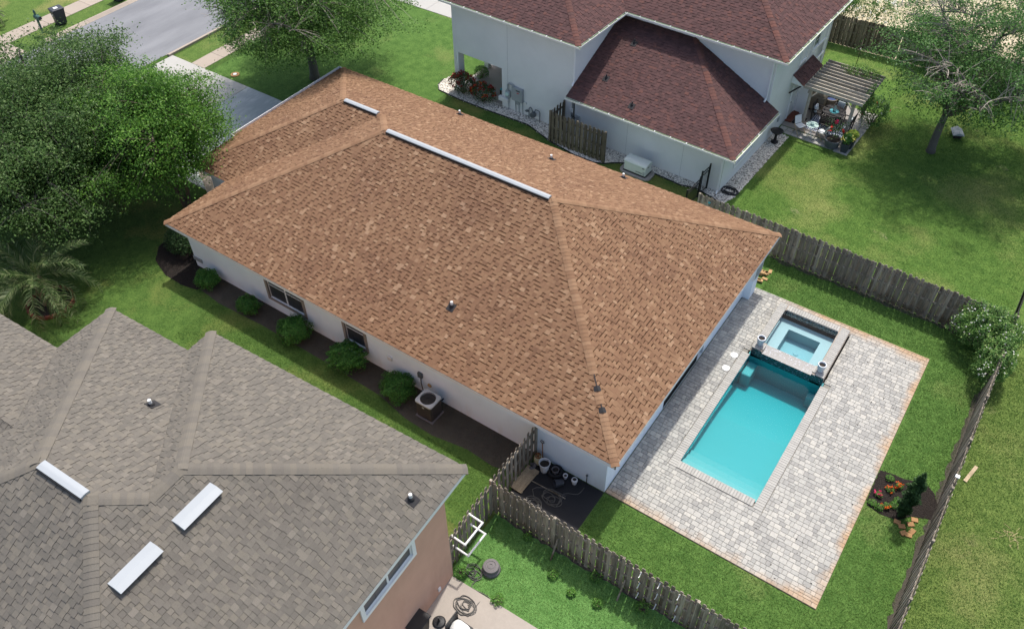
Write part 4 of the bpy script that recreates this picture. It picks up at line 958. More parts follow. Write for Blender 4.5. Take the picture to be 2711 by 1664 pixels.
MB().box(3.62, 3.80, -.1, 0, .5, .66).build('junction_box', 'grey_metal', rh); MB().box(4.12, 4.24, -.08, 0, .66, .8).build('junction_box', 'white_plastic', rh)
gm_ = MB().lathe([(.13, 0), (.16, .05), (.16, .2), (.13, .25)], 18).build('gas_meter', 'grey_dark_metal', rh, (4.86, -.14, .40), (R(90), 0, 0))
MB().tube([(4.55, -.2, .0), (4.55, -.2, .62), (4.62, -.2, .74), (4.72, -.2, .7), (4.76, -.2, .5)], .025, 8).build('gas_pipe', 'grey_dark_metal', gm_, (-4.86, .14, -.40) if False else (0, 0, 0)) if False else None
gp_ = MB(); gp_.tube([(4.55, -.2, -.02), (4.55, -.2, .62), (4.62, -.2, .74), (4.72, -.2, .70), (4.78, -.2, .55)], .025, 8); gp_.tube([(4.92, -.2, .58), (4.98, -.2, .72), (5.2, -.2, .7), (5.25, -.2, .6), (5.25, -.2, -.02)], .025, 8); gp_.lathe([(.09, 0), (.11, .04), (.02, .1)], 14, (4.42, -.2, .42)); gp_.build('gas_pipe', 'grey_dark_metal', rh)
b2 = MB().box(7.0, 7.2, -.1, 0, 1.28, 1.5).build('junction_box', 'white_plastic', rh, bevel=.02); MB().tube([(7.1, -.05, 1.28), (7.12, -.05, 1.08), (7.4, -.05, 1.02)], .02, 8).build('conduit', 'hose_dark', b2); MB().box(7.4, 7.62, -.1, 0, 1.0, 1.2).build('junction_box', 'grey_metal', rh); MB().tube([(7.5, -.05, 1.0), (7.5, -.05, .2)], .022, 8).build('conduit', 'hose_dark', rh)
MB().box(15.65, 15.72, 6.3, 6.45, .62, .86).build('junction_box', 'grey_metal', rh)

# ------------------------------------------------------------------ fences
def board_mesh(w, h, t, mat, dog=.035):
    mb = MB(); x0, x1 = -w/2, w/2; pr = [(x0, 0), (x1, 0), (x1, h-dog), (x1-dog, h), (x0+dog, h), (x0, h-dog)]
    n = len(pr); mb.add([(x, -t/2, z) for x, z in pr]+[(x, t/2, z) for x, z in pr], [tuple(range(n)), tuple(range(n, 2*n))[::-1]]+[(i, n+i, n+(i+1) % n, (i+1) % n) for i in range(n)])
    me = bpy.data.meshes.new('board'); me.from_pydata(mb.v, [], [f[::-1] for f in mb.f]); me.materials.append(M(mat)); return me
BM = {}
def fence(name, label, a, b, h=1.80, mat='fence_wood', spacing=.25, bw=.128, post_step=2.4, ends=(True, True), lean=.006, gaps=(), z0=.03):
    a, b = Vector((*a, 0)), Vector((*b, 0)); d = b-a; Ln = d.length; t = thing(name, label, 'fence', a, math.atan2(d.y, d.x))
    pm = MB().box(-.045, .045, -.045, .045, -.1, h+.03); pmesh = None; n = max(1, round(Ln/post_step))
    for i in range(n+1):
        if (i == 0 and not ends[0]) or (i == n and not ends[1]): continue
        x = Ln*i/n
        if pmesh is None: o = pm.build('post', mat, t, (x, 0, 0), bevel=.006); pmesh = o.data
        else: inst('post', pmesh, t, (x, 0, 0), (random.uniform(-lean, lean), random.uniform(-lean, lean), 0), bevel=.006)
    for z in (.28, .92, 1.52): MB().box(0, Ln, -.024, .024, z-.045, z+.045).build('rail', mat, t)
    key = (mat, h)
    if key not in BM: BM[key] = [board_mesh(bw, h-z0+q, .018, mat) for q in (0, -.015, .012, -.03)]
    k = int(Ln/spacing*2); x = .07
    for i in range(k):
        x = .07+i*spacing/2
        if x > Ln-.05: break
        side = 1 if i % 2 == 0 else -1
        inst('board', random.choice(BM[key]), t, (x+random.uniform(-.006, .006), side*.036, z0), (random.uniform(-lean, lean)*1.2, random.uniform(-.010, .010), random.uniform(-.02, .02)))
    return t
fence('wooden_fence', 'weathered board fence between the pool yard and the lawn with the big tree', (17.45, 15.22), (30.85, 15.05))
fence('wooden_fence', 'weathered board fence beside the flower bed, seen almost edge on', (30.84, 14.9), (30.84, -3.2), ends=(False, True))
fence('wooden_fence', 'weathered board fence with white hooks between the lower turf and the pool yard', (18.42, -2.24), (30.72, -2.22), ends=(True, False))
fence('wooden_fence', 'short weathered fence joining the white wall behind the clutter corner', (18.40, .46), (18.42, -2.10), ends=(True, False))
fence('wooden_fence', 'short weathered fence behind the white pipe frames beside the tan house', (18.45, -2.36), (18.56, -4.72), ends=(False, True))
q0, q1, q2 = RL(6.62, -1.25), RL(9.90, -1.23), RL(6.66, -.06)
fence('privacy_screen', 'dark board privacy screen on gravel beside the grey house wall', (q0.x, q0.y), (q1.x, q1.y), mat='fence_wood_dark', post_step=1.7)
fence('privacy_screen', 'short return of dark boards closing the privacy screen to the wall', (q0.x+.02, q0.y+.08), (q2.x, q2.y), mat='fence_wood_dark', post_step=1.7, ends=(False, True))
fence('wooden_fence', 'dark board fence behind the pergola at the back of the grey house', (16.0, 35.1), (20.6, 35.3), mat='fence_wood_dark')
fence('wooden_fence', 'dark board fence glimpsed through the branches behind the big lawn tree', (20.6, 35.3), (33.0, 35.0), mat='fence_wood_dark', ends=(False, True), spacing=.25)
# black metal fence with pickets
def metal_fence(label, a, b, h, z=0., name='metal_fence'):
    a, b = Vector((*a, 0)), Vector((*b, 0)); d = b-a; Ln = d.length; t = thing(name, label, 'fence', a, math.atan2(d.y, d.x)); me = None
    for z_ in (.15, h-.25, h-.08): MB().box(0, Ln, -.015, .015, z_-.015, z_+.015).build('rail', 'black_metal', t)
    for x in (0, Ln): MB().box(x-.03, x+.03, -.03, .03, -.05, h+.06).build('post', 'black_metal', t)
    n = int(Ln/.11)
    for i in range(1, n):
        if me is None: me = MB().box(-.008, .008, -.008, .008, .04, h).build('picket', 'black_metal', t, (i*Ln/n, 0, 0)).data
        else: inst('picket', me, t, (i*Ln/n, 0, 0))
    return t
p_, q_ = RL(15.05, -.12), RL(14.98, -2.2)
metal_fence('tall black metal gate beside the grey house corner', (p_.x, p_.y), (p_.x-.06, p_.y-.75), 1.42, name='metal_gate')
metal_fence('low black metal fence panel below the gate', (p_.x-.07, p_.y-.82), (q_.x, q_.y), 1.15)
metal_fence('black metal fence running along the right edge of the lawn', (30.9, 16.0), (31.05, 34.5), 1.15)
# white vinyl fence far behind
vf = thing('vinyl_fence', 'white rail fence far behind the flowering shrubs', 'fence', (18.3, 42.4, 0), R(40))
for z in (.3, .75, 1.2): MB().box(0, 5.0, -.03, .03, z-.06, z+.06).build('rail', 'white_trim', vf)
for i in range(11): MB().box(i*.5-.03, i*.5+.03, -.04, .04, -.05, 1.3).build('post', 'white_trim', vf)

# props leaning on the fence with white hooks
for i, (x, lb) in enumerate(((21.05, 'wooden prop leaning on the hooked fence, nearer the clutter corner'), (23.51, 'wooden prop leaning on the hooked fence, next to the white hooks'))):
    t = thing('fence_prop', lb, 'prop', (x, -2.68, 0), 0, 'wooden props'); MB().beam((0, 0, -.03), (.02, .36, .78), .07, .045, upv=(1, 0, 0)).build('pole', 'fence_wood', t)
hk = [(23.96, 1.59), (23.98, .95), (24.0, .32), (24.59, 1.61), (24.59, .92), (24.62, .28), (25.23, 1.61), (25.25, .92), (25.28, .26)]
where = {0: 'first column', 1: 'middle column', 2: 'last column'}; row = {0: 'top', 1: 'middle', 2: 'bottom'}
for i, (x, z) in enumerate(hk):
    t = thing('wall_hook', f'white curved hook on the fence, {row[i % 3]} hook of the {where[i // 3]}', 'hook', (x, -2.285, z), 0, 'white hooks on the fence')
    MB().tube([(0, .012, .06), (0, -.02, .045), (0, -.06, -.01), (.0, -.11, -.03), (0, -.145, -.005), (0, -.155, .035)], .014, 8).build('arm', 'white_plastic', t, smooth=True); MB().box(-.02, .02, -.0, .012, .02, .10).build('plate', 'white_plastic', t)
# two white pipe frames fixed to the fence by the tan house
def pipe_frame(label, y0, y1, z, out, dr):
    t = thing('pipe_rack', label, 'pipe rack', (18.50, (y0+y1)/2, 0), 0, 'white pipe racks'); hy = (y1-y0)/2
    mb = MB(); r = .034
    pts = [(-.02, -hy, z+.0), (out, -hy, z-dr), (out, hy, z-dr), (-.02, hy, z)]
    for a, b in zip(pts[:-1], pts[1:]): mb.tube([a, b], r, 10)
    mb.build('pipe', 'white_plastic', t)
    for q in (pts[1], pts[2]): MB().lathe([(.0, -.042), (.03, -.03), (.042, 0), (.03, .03), (0, .042)], 10).build('elbow', 'white_plastic', t, q)
    for q in (pts[0], pts[3]): MB().tube([(-.0, q[1], q[2]), (.035, q[1], q[2])], .05, 12).build('flange', 'white_plastic', t)
pipe_frame('upper white pipe rack on the fence beside the tan house', -4.47, -3.55, 1.62, .52, .04)
pipe_frame('lower white pipe rack on the fence beside the tan house', -4.44, -3.52, .95, .58, .04)
# ------------------------------------------------------------------ air conditioner
ac = thing('air_conditioner', 'brown outdoor air conditioner with white fan top beside the white wall', 'air conditioner', (14.12, -.21, 0))
MB().box(-.40, .40, -.36, .36, -.03, .05).build('pad', 'resin_grey', ac, bevel=.01)
MB().box(-.355, .355, -.315, .315, .05, .84).build('cabinet', 'ac_metal', ac, bevel=.05, seg=3)
lv = None
for i in range(13):
    for sg in (-1, 1):
        MB().box(-.30, .30, sg*.316-.004, sg*.316+.004, .12+i*.053, .14+i*.053).build('louver', 'ac_metal', ac)
tp = MB(); n = 32; R0 = .295
def rrect(a, b, r, k=8):
    out = []
    for cx, cy, s in ((a-r, b-r, 0), (-(a-r), b-r, 90), (-(a-r), -(b-r), 180), (a-r, -(b-r), 270)):
        for i in range(k): t = R(s+90*i/(k-1)); out.append((cx+r*math.cos(t), cy+r*math.sin(t)))
    return out
angs = [2*math.pi*i/48 for i in range(48)]; outer = [(math.cos(t)*q, math.sin(t)*q) for t in angs for q in [(abs(math.cos(t)/.385)**9+abs(math.sin(t)/.345)**9)**(-1/9)]]; inner = [(R0*math.cos(t), R0*math.sin(t)) for t in angs]; n = len(outer)
vv = [(x, y, .84) for x, y in outer]+[(x, y, .905) for x, y in outer]+[(x, y, .915) for x, y in inner]+[(x*.98, y*.98, .74) for x, y in inner]
tp.add(vv, [(i+k*n, (i+1) % n+k*n, (i+1) % n+(k+1)*n, i+(k+1)*n) for k in range(3) for i in range(n)]); tp.build('top_cover', 'ac_top', ac)
MB().lathe([(.288, .735), (.02, .735)], 24).build('fan_well', 'black_metal', ac)
fb = MB()
for k in range(4):
    a = k*math.pi/2+.4; c, s_ = math.cos(a), math.sin(a)
    fb.add([(c*.05-s_*.03, s_*.05+c*.03, .80), (c*.05+s_*.05, s_*.05-c*.05, .765), (c*.21+s_*.10, s_*.21-c*.10, .765), (c*.23-s_*.05, s_*.23+c*.05, .80)], [(0, 1, 2, 3)])
fb.lathe([(.06, .75), (.06, .82), (.03, .83)], 14); fb.build('fan', 'grey_dark_metal', ac)
gr = MB()
for rr in (.08, .15, .22, .285): gr.lathe([(rr-.003, .918), (rr+.003, .921)], 28, capb=False, capt=False)
for k in range(8): a = k*math.pi/8; gr.beam((-.29*math.cos(a), -.29*math.sin(a), .915), (.29*math.cos(a), .29*math.sin(a), .915), .006, .006)
gr.build('fan_guard', 'black_metal', ac)
MB().box(-.05, .05, -.327, -.32, .66, .72).build('badge', 'ac_top', ac)
MB().tube([(.1, .3, .3), (.12, .45, .3), (.12, .70, .25)], .03, 8).build('line_set', 'black_plastic', ac)

# ------------------------------------------------------------------ generator
gq = RL(11.66, -.92); ge = thing('generator', 'pale standby generator on a round pad beside the grey wall', 'generator', gq, RT)
MB().prism([(.85*c_, .46*s_) for c_, s_ in [(math.copysign(abs(math.cos(R(a)))**.5, math.cos(R(a))), math.copysign(abs(math.sin(R(a)))**.5, math.sin(R(a)))) for a in range(0, 360, 12)]], -.03, .09).build('pad', 'concrete_slab', ge)
MB().box(-.62, .62, -.32, .32, .09, .15).build('plinth', 'black_plastic', ge)
MB().frustum(0, 0, .15, .62, 1.22, .64, 1.20, .62).build('cabinet', 'generator_shell', ge, bevel=.04, seg=3)
ly = MB(); sec = [(-.33, .62), (-.33, .66), (-.27, .735), (-.12, .775), (.12, .78), (.27, .74), (.33, .67), (.33, .62)]; k = len(sec)
ly.add([(-.63, y, z) for y, z in sec]+[(.63, y, z) for y, z in sec], [tuple(range(k)), tuple(range(k, 2*k))[::-1]]+[(i, k+i, k+(i+1) % k, (i+1) % k) for i in range(k)]); ly.build('lid', 'generator_shell', ge, bevel=.025, seg=3)
for i in range(5): MB().box(.47, .57, -.332, -.318, .21+i*.045, .228+i*.045).build('louver', 'grey_metal', ge)
for y in (-.12, -.04): MB().box(.606, .618, y, y+.05, .56, .60).build('catch', 'black_plastic', ge)
MB().box(.42, .54, -.332, -.322, .57, .60).build('catch', 'black_plastic', ge)
fc = bpy.data.curves.new('lettering', 'FONT'); fc.body = 'GENERAC'; fc.size = .085; fc.extrude = .002; fc.shear = .2; fc.offset = .001
fo = bpy.data.objects.new('tmp_text', fc); COL.objects.link(fo); bpy.context.view_layer.update()
me = bpy.data.meshes.new_from_object(fo.evaluated_get(bpy.context.evaluated_depsgraph_get())); bpy.data.objects.remove(fo); me.materials.clear(); me.materials.append(M('dark_print'))
inst('lettering', me, ge, (.06, -.3215, .26), (R(90), 0, 0))

# ------------------------------------------------------------------ gravel strip round the grey house, with real pebbles
gpoly = [RL(*q) for q in ((-1.6, .97), (-1.75, .2), (-1.6, -.41), (-1.2, -.82), (.34, -.92), (1.97, -.89), (3.48, -.80), (4.85, -.72), (5.56, -.94), (6.67, -1.29), (8.32, -1.56), (9.5, -1.52), (9.97, -1.30), (10.4, -.9), (10.78, -.68), (12.46, -.55), (13.9, -.62), (14.66, -.4), (16.2, -.75), (16.45, .1), (16.45, 6.3), (15.66, 6.4), (15.66, 0), (-.6, 0.02), (-.6, .97))]
g2 = [(q.x, q.y) for q in gpoly]
mb = MB(); mb.poly([(x, y, .010) for x, y in g2]); struct(mb.build('gravel_strip', 'gravel_base'))
def in_poly(x, y, poly):
    c = np.zeros(len(x), bool); j = len(poly)-1
    for i in range(len(poly)):
        (xi, yi), (xj, yj) = poly[i], poly[j]
        c ^= ((yi > y) != (yj > y)) & (x < (xj-xi)*(y-yi)/(yj-yi+1e-12)+xi); j = i
    return c
def pebbles(name, poly, n, r0, r1, mat, z=.012):
    px, py = np.array([p[0] for p in poly]), np.array([p[1] for p in poly])
    x = rng.uniform(px.min(), px.max(), n*6); y = rng.uniform(py.min(), py.max(), n*6); k = in_poly(x, y, poly); x, y = x[k][:n], y[k][:n]; n = len(x)
    T = np.array([(1, 0, 0), (0, 1, 0), (-1, 0, 0), (0, -1, 0), (0, 0, 1.0)]); r = rng.uniform(r0, r1, n)
    a = rng.uniform(0, 6.28, n); V = T[None]*r[:, None, None]*np.array([1, 1, .7])*(rng.uniform(.7, 1.2, (n, 5, 1)))
    ca, sa = np.cos(a)[:, None], np.sin(a)[:, None]; vx, vy = V[..., 0]*ca-V[..., 1]*sa, V[..., 0]*sa+V[..., 1]*ca
    V = np.stack([vx+x[:, None], vy+y[:, None], V[..., 2]+z-.002], -1).reshape(-1, 3)
    F = np.array([(0, 1, 4), (1, 2, 4), (2, 3, 4), (3, 0, 4)])[None]+np.arange(n)[:, None, None]*5
    return big_mesh(name, V, F.reshape(-1, 3), mat, kind='stuff')
o = pebbles('gravel', g2, 11000, .022, .052, 'pebble'); o['label'] = 'pale pebbles along the foot of the grey house'; o['category'] = 'gravel'
ed = MB()
for a, b in zip(g2[1:18], g2[2:19]): ed.beam((a[0], a[1], .02), (b[0], b[1], .02), .03, .09)
tag(ed.build('bed_edging', 'black_plastic'), 'thin black edging between the gravel and the grass', 'edging')
bch = [(x, y) for x, y in ((1.9, .4), (1.7, -.6), (.9, -.75), (-.2, -.72), (-1.3, -.35), (-1.95, .35), (-2.1, 1.3), (-1.6, 2.2), (.4, 2.6), (.4, .4))]
o = pebbles('mulch_chips', bch, 2600, .02, .05, 'mulch', .014); o['label'] = 'dark mulch chips round the front corner of the white house'; o['category'] = 'mulch'

o = pebbles('soil_clods', [(1.4, .45), (1.6, -.4), (5.5, -.45), (12, -.55), (14.8, -.9), (18.2, -.5), (18.2, .45)], 3200, .012, .04, 'soil_side', .011); o['label'] = 'lumps of earth in the bed along the side wall'; o['category'] = 'soil'
# ------------------------------------------------------------------ clutter corner
mb = MB(); mb.poly([(18.5, -2.18, .009), (21.22, -2.18, .009), (21.22, .47, .009), (18.5, .47, .009)]); tag(mb.build('weed_mat', 'black_fabric'), 'black weed fabric on the ground behind the white house', 'ground mat')
pl = thing('wooden_platform', 'pale plank platform on the black weed fabric', 'platform', (18.62, -.66, .01), R(-2))
for i in range(5): MB().box(-.20+i*.098, -.20+i*.098+.092, -.52, .58, .05, .075).build('plank', 'plank_wood', pl)
for y in (-.45, .5): MB().box(-.2, .29, y-.03, y+.03, .0, .05).build('batten', 'plank_wood', pl)
mb = MB().box(-.68, .68, -.014, .014, 0, .025); t = mb.build('loose_batten', 'fence_wood', None, (19.56, -.51, .012), (0, 0, R(2))); tag(t, 'thin wooden batten lying on the black weed fabric', 'batten')
tk = thing('gas_cylinder', 'rusty white gas cylinder in the corner by the fence', 'gas cylinder', (18.66, .22, .01))
MB().lathe([(.10, 0), (.13, .02), (.15, .08), (.153, .30), (.135, .37), (.07, .40)], 20).build('tank', ['tank_paint'], tk, smooth=True); MB().lathe([(.10, .39), (.11, .49), (.105, .49), (.095, .39)], 18, capb=False, capt=False).build('collar', 'rust', tk); MB().lathe([(.03, .40), (.03, .47), (.045, .48), (.045, .51)], 12).build('valve', 'rust', tk)
sv = thing('shovel', 'dark handled shovel standing between the gas cylinder and the wall', 'shovel', (18.74, .40, .01))
MB().tube([(0, 0, 0), (-.05, .03, .95)], .016, 8).build('shaft', 'rust', sv); MB().tube([(-.05, .03, .95), (-.13, .03, 1.03), (-.10, .03, 1.10), (0.0, .03, 1.10), (.02, .03, 1.03), (-.05, .03, .95)], .013, 8).build('grip', 'black_plastic', sv)
MB().add([(-.09, -.01, 0), (.09, -.01, 0), (.09, .0, .22), (-.09, .0, .22)], [(0, 1, 2, 3)]).build('blade', 'rust', sv)
def pot(name, label, loc, prof, mat, soil=None, group=None, rot=None, inner='soil'):
    t = thing(name, label, 'pot', loc, 0, group); 
    if rot: t.rotation_euler = rot
    MB().lathe(prof, 26, capt=False).build('body', mat, t, smooth=False)
    if soil: MB().lathe([(soil[0], soil[1]), (.005, soil[1]+.004)], 20).build('soil', inner, t)
    return t
pot('plant_pot', 'tall white pot, largest of the pots in the clutter corner', (19.02, .08, .01), [(.13, 0), (.135, .02), (.195, .46), (.208, .48), (.185, .48), (.178, .42)], 'ceramic_white', (.178, .36))
ty = thing('tyre', 'black tyre lying flat with a grey pot standing inside', 'tyre', (19.40, .20, .01)); 
MB().lathe([(.17, .02), (.13, .06), (.15, .13), (.20, .17), (.25, .165), (.28, .13), (.285, .08), (.26, .03), (.22, .0)], 28, capb=False, capt=False).build('carcass', 'rubber', ty, smooth=True)
pot('plant_pot', 'grey pot standing inside the black tyre', (19.40, .20, .012), [(.10, 0), (.105, .02), (.125, .20), (.135, .24), (.115, .24), (.11, .18)], 'resin_grey', (.11, .15))
pot('plant_pot', 'small cream pot beside the tyre', (19.80, .22, .01), [(.05, 0), (.075, .15), (.085, .16), (.085, .19), (.065, .19), (.06, .14)], 'ceramic_white', (.06, .13))
pot('plant_pot', 'dark plastic pot tipped on its side beside the tyre', (19.88, -.05, .165), [(.10, 0), (.105, .02), (.15, .30), (.16, .32), (.14, .32), (.135, .28)], 'dark_plastic', None, None, (R(82), 0, R(-40)))
pot('plant_pot', 'white pot with a smaller pot nested inside', (20.17, .22, .01), [(.075, 0), (.10, .17), (.11, .18), (.11, .21), (.085, .21), (.085, .25), (.092, .26), (.078, .27), (.07, .2)], 'ceramic_white', (.072, .22))
hb_ = thing('hose_stand', 'thin black hose tap stand against the white wall', 'tap stand', (20.53, .42, .01)); MB().tube([(0, 0, 0), (0, 0, .52)], .016, 8).build('post', 'black_metal', hb_); MB().lathe([(.03, .50), (.045, .53), (.03, .57)], 12).build('tap', 'grey_dark_metal', hb_)
rk = thing('rock_pile', 'small pile of grey rocks at the foot of the short fence', 'rocks', (18.62, -.02, .06))
for i in range(7):
    mb = MB(); n = 7; r = random.uniform(.05, .09); mb.lathe([(r*.6, 0), (r*1.05, r*.5), (r*.8, r*1.1), (r*.2, r*1.3)], n); mb.v = [(a*random.uniform(.8, 1.2), b*random.uniform(.8, 1.2), c*random.uniform(.8, 1.1)) for a, b, c in mb.v]
    mb.build('rock', 'resin_grey', rk, (random.uniform(-.12, .06), random.uniform(-.14, .14), -.05+.03*(i % 3)), (0, 0, random.uniform(0, 6)))
def hose(name, label, cx, cy, rad, loops, mat, tails=(), r=.013, z=.02, squash=.7, cat='hose', jit=.3, seed=1):
    rr = random.Random(seed); pts = []; k = 0
    for i in range(loops*14):
        a = i/14*2*math.pi; q = rad*(1+jit*math.sin(a*.37+k)+.12*rr.uniform(-1, 1)); k += .02
        pts.append((cx+rad*.5*jit*math.sin(a*.23)+q*math.cos(a), cy+rad*.4*jit*math.cos(a*.31)+q*squash*math.sin(a), z+.012*(i/14) % .05))
    pts += [(x, y, z) for x, y in tails]
    # smooth
    P = [Vector(p) for p in pts]; out = []
    for i in range(len(P)-1):
        p0, p1, p2, p3 = P[max(i-1, 0)], P[i], P[i+1], P[min(i+2, len(P)-1)]
        for t in (0, .33, .66): out.append(.5*((2*p1)+(p2-p0)*t+(2*p0-5*p1+4*p2-p3)*t*t+(3*p1-p0-3*p2+p3)*t**3))
    out.append(P[-1]); c0 = Vector((cx, cy, 0)); mb = MB().tube([p-c0 for p in out], r, 6)
    return tag(mb.build(name, mat, None, c0, smooth=True), label, cat)
hose('garden_hose', 'dark garden hose tangled on the black weed fabric', 19.85, -.75, .26, 5, 'hose_grey', [(20.1, -.35), (20.5, -.1), (20.55, .25)], jit=.5, seed=2)
hose('garden_hose', 'coil of grey hose against the hooked fence on the black fabric', 19.45, -1.25, .24, 6, 'hose_grey', [(19.1, -.8), (19.6, -.45), (20.2, -.4)], jit=.3, seed=3)
hose('garden_hose', 'black hose coils on the gravel at the grey house corner', RL(16.05, .35).x, RL(16.05, .35).y, .34, 9, 'hose_dark', [(17.5, 18.1), (17.3, 17.7), (17.6, 17.5)], r=.017, jit=.3, seed=4)
hose('garden_hose', 'grey hose heaped on the concrete patio', 19.72, -5.5, .26, 8, 'hose_grey', [(20.0, -5.1), (20.2, -5.3), (20.35, -5.6)], r=.015, jit=.45, seed=5)
hose('garden_hose', 'grey hose tangled on the turf beside the round base', 19.25, -4.45, .20, 5, 'hose_grey', [(19.5, -4.9), (20.1, -4.85), (20.6, -5.1), (20.9, -5.6), (21.1, -6.1), (21.3, -6.6)], r=.014, jit=.6, seed=6)

# ------------------------------------------------------------------ lower patio and turf
pa = MB(); c_, s_ = math.cos(GT), math.sin(GT)
pa.prism([(18.75, -4.93), (18.75, -14), (27, -14), (27, -4.78), (22, -4.84)], -.05, .035); struct(pa.build('patio', 'concrete_patio'))
fp = thing('umbrella_base', 'tiered round grey resin base standing on the turf', 'base', (19.66, -4.05, 0))
MB().lathe([(.30, 0), (.31, .03), (.30, .10), (.27, .14), (.25, .17), (.265, .19), (.265, .24), (.25, .28), (.16, .30), (.15, .285), (.12, .285), (.115, .30), (.05, .31), (.045, .29)], 36).build('body', 'resin_grey', fp)
ub = thing('umbrella_base', 'small black round base on the shaded patio', 'base', (19.36, -6.38, .035)); MB().lathe([(.20, 0), (.21, .03), (.17, .07), (.06, .10), (.035, .11), (.035, .25)], 28).build('body', 'black_plastic', ub); MB().tube([(0, 0, .2), (0, 0, .34)], .025, 10).build('stem', 'black_metal', ub)
bb_ = thing('storage_bin', 'black bin with a lid at the foot of the tan wall', 'bin', (18.98, -6.95, .035), GT); MB().frustum(0, 0, 0, .7, .5, .55, .58, .65).build('body', 'black_plastic', bb_, bevel=.03); MB().box(-.32, .32, -.36, .36, .7, .76).build('lid', 'black_plastic', bb_, bevel=.02)
bag = thing('white_bag', 'white crumpled bag lying on the patio chair', 'bag', (20.20, -6.35, .40))
mb = MB(); n = 16; prof = [(.12, .0), (.30, .04), (.36, .14), (.28, .24), (.12, .30)]
mb.lathe(prof, n); mb.v = [(a*1.15+random.uniform(-.05, .05), b*.75+random.uniform(-.05, .05), c+random.uniform(-.04, .04)) for a, b, c in mb.v]; bo = mb.build('body', 'white_plastic', bag, smooth=True); sub = bo.modifiers.new('s', 'SUBSURF'); sub.levels = sub.render_levels = 2
mb = MB().lathe([(.07, 0), (.05, .12), (.02, .22)], 10); mb.build('neck', 'white_plastic', bag, (.33, .18, .12), (0, R(70), R(30)), smooth=True)
chs = thing('patio_chair', 'dark patio chair under the white bag', 'chair', (20.20, -6.35, .035))
MB().box(-.36, .36, -.3, .3, .33, .365).build('seat', 'black_plastic', chs, bevel=.01)
for sx in (-1, 1):
    for sy in (-1, 1): MB().tube([(sx*.31, sy*.26, .33), (sx*.34, sy*.29, 0)], .018, 8).build('leg', 'black_metal', chs)
MB().box(-.36, -.32, -.3, .3, .365, .85).build('backrest', 'black_plastic', chs, bevel=.01)

# ------------------------------------------------------------------ yard bits
rk = thing('paver_stack', 'tan spare pavers stacked at the far house corner', 'pavers', (21.30, 13.75, .0))
for i in range(16):
    MB().add(*paver_geo(-.12, .12, -.075, .075, .06, .002, .008)).build('paver', 'paver_old', rk, (random.uniform(-.32, .30), random.uniform(-.5, .45), .004+.06*(i // 7)), (0, 0, random.uniform(-.4, .4)+(R(90) if i % 3 == 0 else 0)))
st = thing('stone_group', 'tan flat stones lying by the flower bed', 'stones', (30.18, 4.95, 0))
for x, y, a in ((-.30, .02, .1), (-.12, -.06, .5), (.0, -.28, .9), (.10, .18, .6), (.22, -.06, 1.3), (.16, -.26, .2), (.16, .42, .3)):
    MB().add(*paver_geo(-.11, .11, -.085, .085, .05, .002, .012)).build('stone', 'sand_brick', st, (x, y, .002), (0, random.uniform(-.05, .05), a))
pk = MB().box(-.06, .06, -.44, .44, 0, .03); tag(pk.build('loose_plank', 'plank_wood', None, (31.42, 8.3, .005), (0, 0, R(-12))), 'pale plank lying in the grass outside the side fence', 'plank')
sw = thing('straw_heap', 'scatter of dry straw stalks on the rough grass outside the fence', 'straw', (33.1, 6.5, .01))
for i in range(26):
    a = random.uniform(0, 3.14); l_ = random.uniform(.08, .26); x, y = random.gauss(0, .26), random.gauss(0, .18)
    MB().tube([(x-l_*math.cos(a)/2, y-l_*math.sin(a)/2, random.uniform(0, .02)), (x+l_*math.cos(a)/2, y+l_*math.sin(a)/2, random.uniform(0.005, .03))], .005, 4).build('stalk', 'straw', sw)
pc = MB().box(-.07, .07, -.07, .07, 0, .04); tag(pc.build('post_cap', 'white_plastic', None, (30.84, 6.32, 1.835), bevel=.01), 'white cap on a post of the side fence', 'post cap')
bh = thing('bird_feeder', 'small grey wooden box on the lawn near the big tree', 'box', (25.52, 29.2, 0), R(25)); MB().box(-.2, .2, -.28, .28, 0.06, .26).build('body', 'dark_wood', bh); MB().add([(-.28, -.36, .25), (-.28, .36, .25), (0, .36, .40), (0, -.36, .40), (.28, -.36, .25), (.28, .36, .25)], [(0, 3, 2, 1), (3, 4, 5, 2), (0, 4, 3), (1, 2, 5)]).build('roof', 'grey_metal', bh)
for sx in (-.15, .15):
    for sy in (-.2, .2): MB().box(sx-.02, sx+.02, sy-.02, sy+.02, -.02, .06).build('foot', 'dark_wood', bh)
ps = thing('garden_stake', 'thin dark stake in the grass behind the pergola', 'stake', (18.9, 33.1, 0)); MB().tube([(0, 0, -.02), (.02, 0, 1.15)], .02, 6).build('rod', 'black_metal', ps); MB().lathe([(.04, 1.13), (.05, 1.17), (.02, 1.2)], 8).build('finial', 'grey_metal', ps)
cl = thing('cleanout_cap', 'round brick ringed cap in the front lawn beside the driveway', 'cap', (-10.33, 12.7, 0)); MB().lathe([(.25, 0), (.25, .05), (.15, .06), (.14, .02)], 20, capt=False).build('ring', 'sand_brick', cl); MB().lathe([(.11, .0), (.11, .07), (.02, .075)], 16).build('cap', 'white_plastic', cl)
mb = MB().box(-.05, .05, -.012, .012, 0, .10); tag(mb.build('blue_clip', 'teal', None, (17.95, 15.17, 1.50), (0, .3, 0)), 'small blue clip on the pool yard fence near the gate', 'clip')

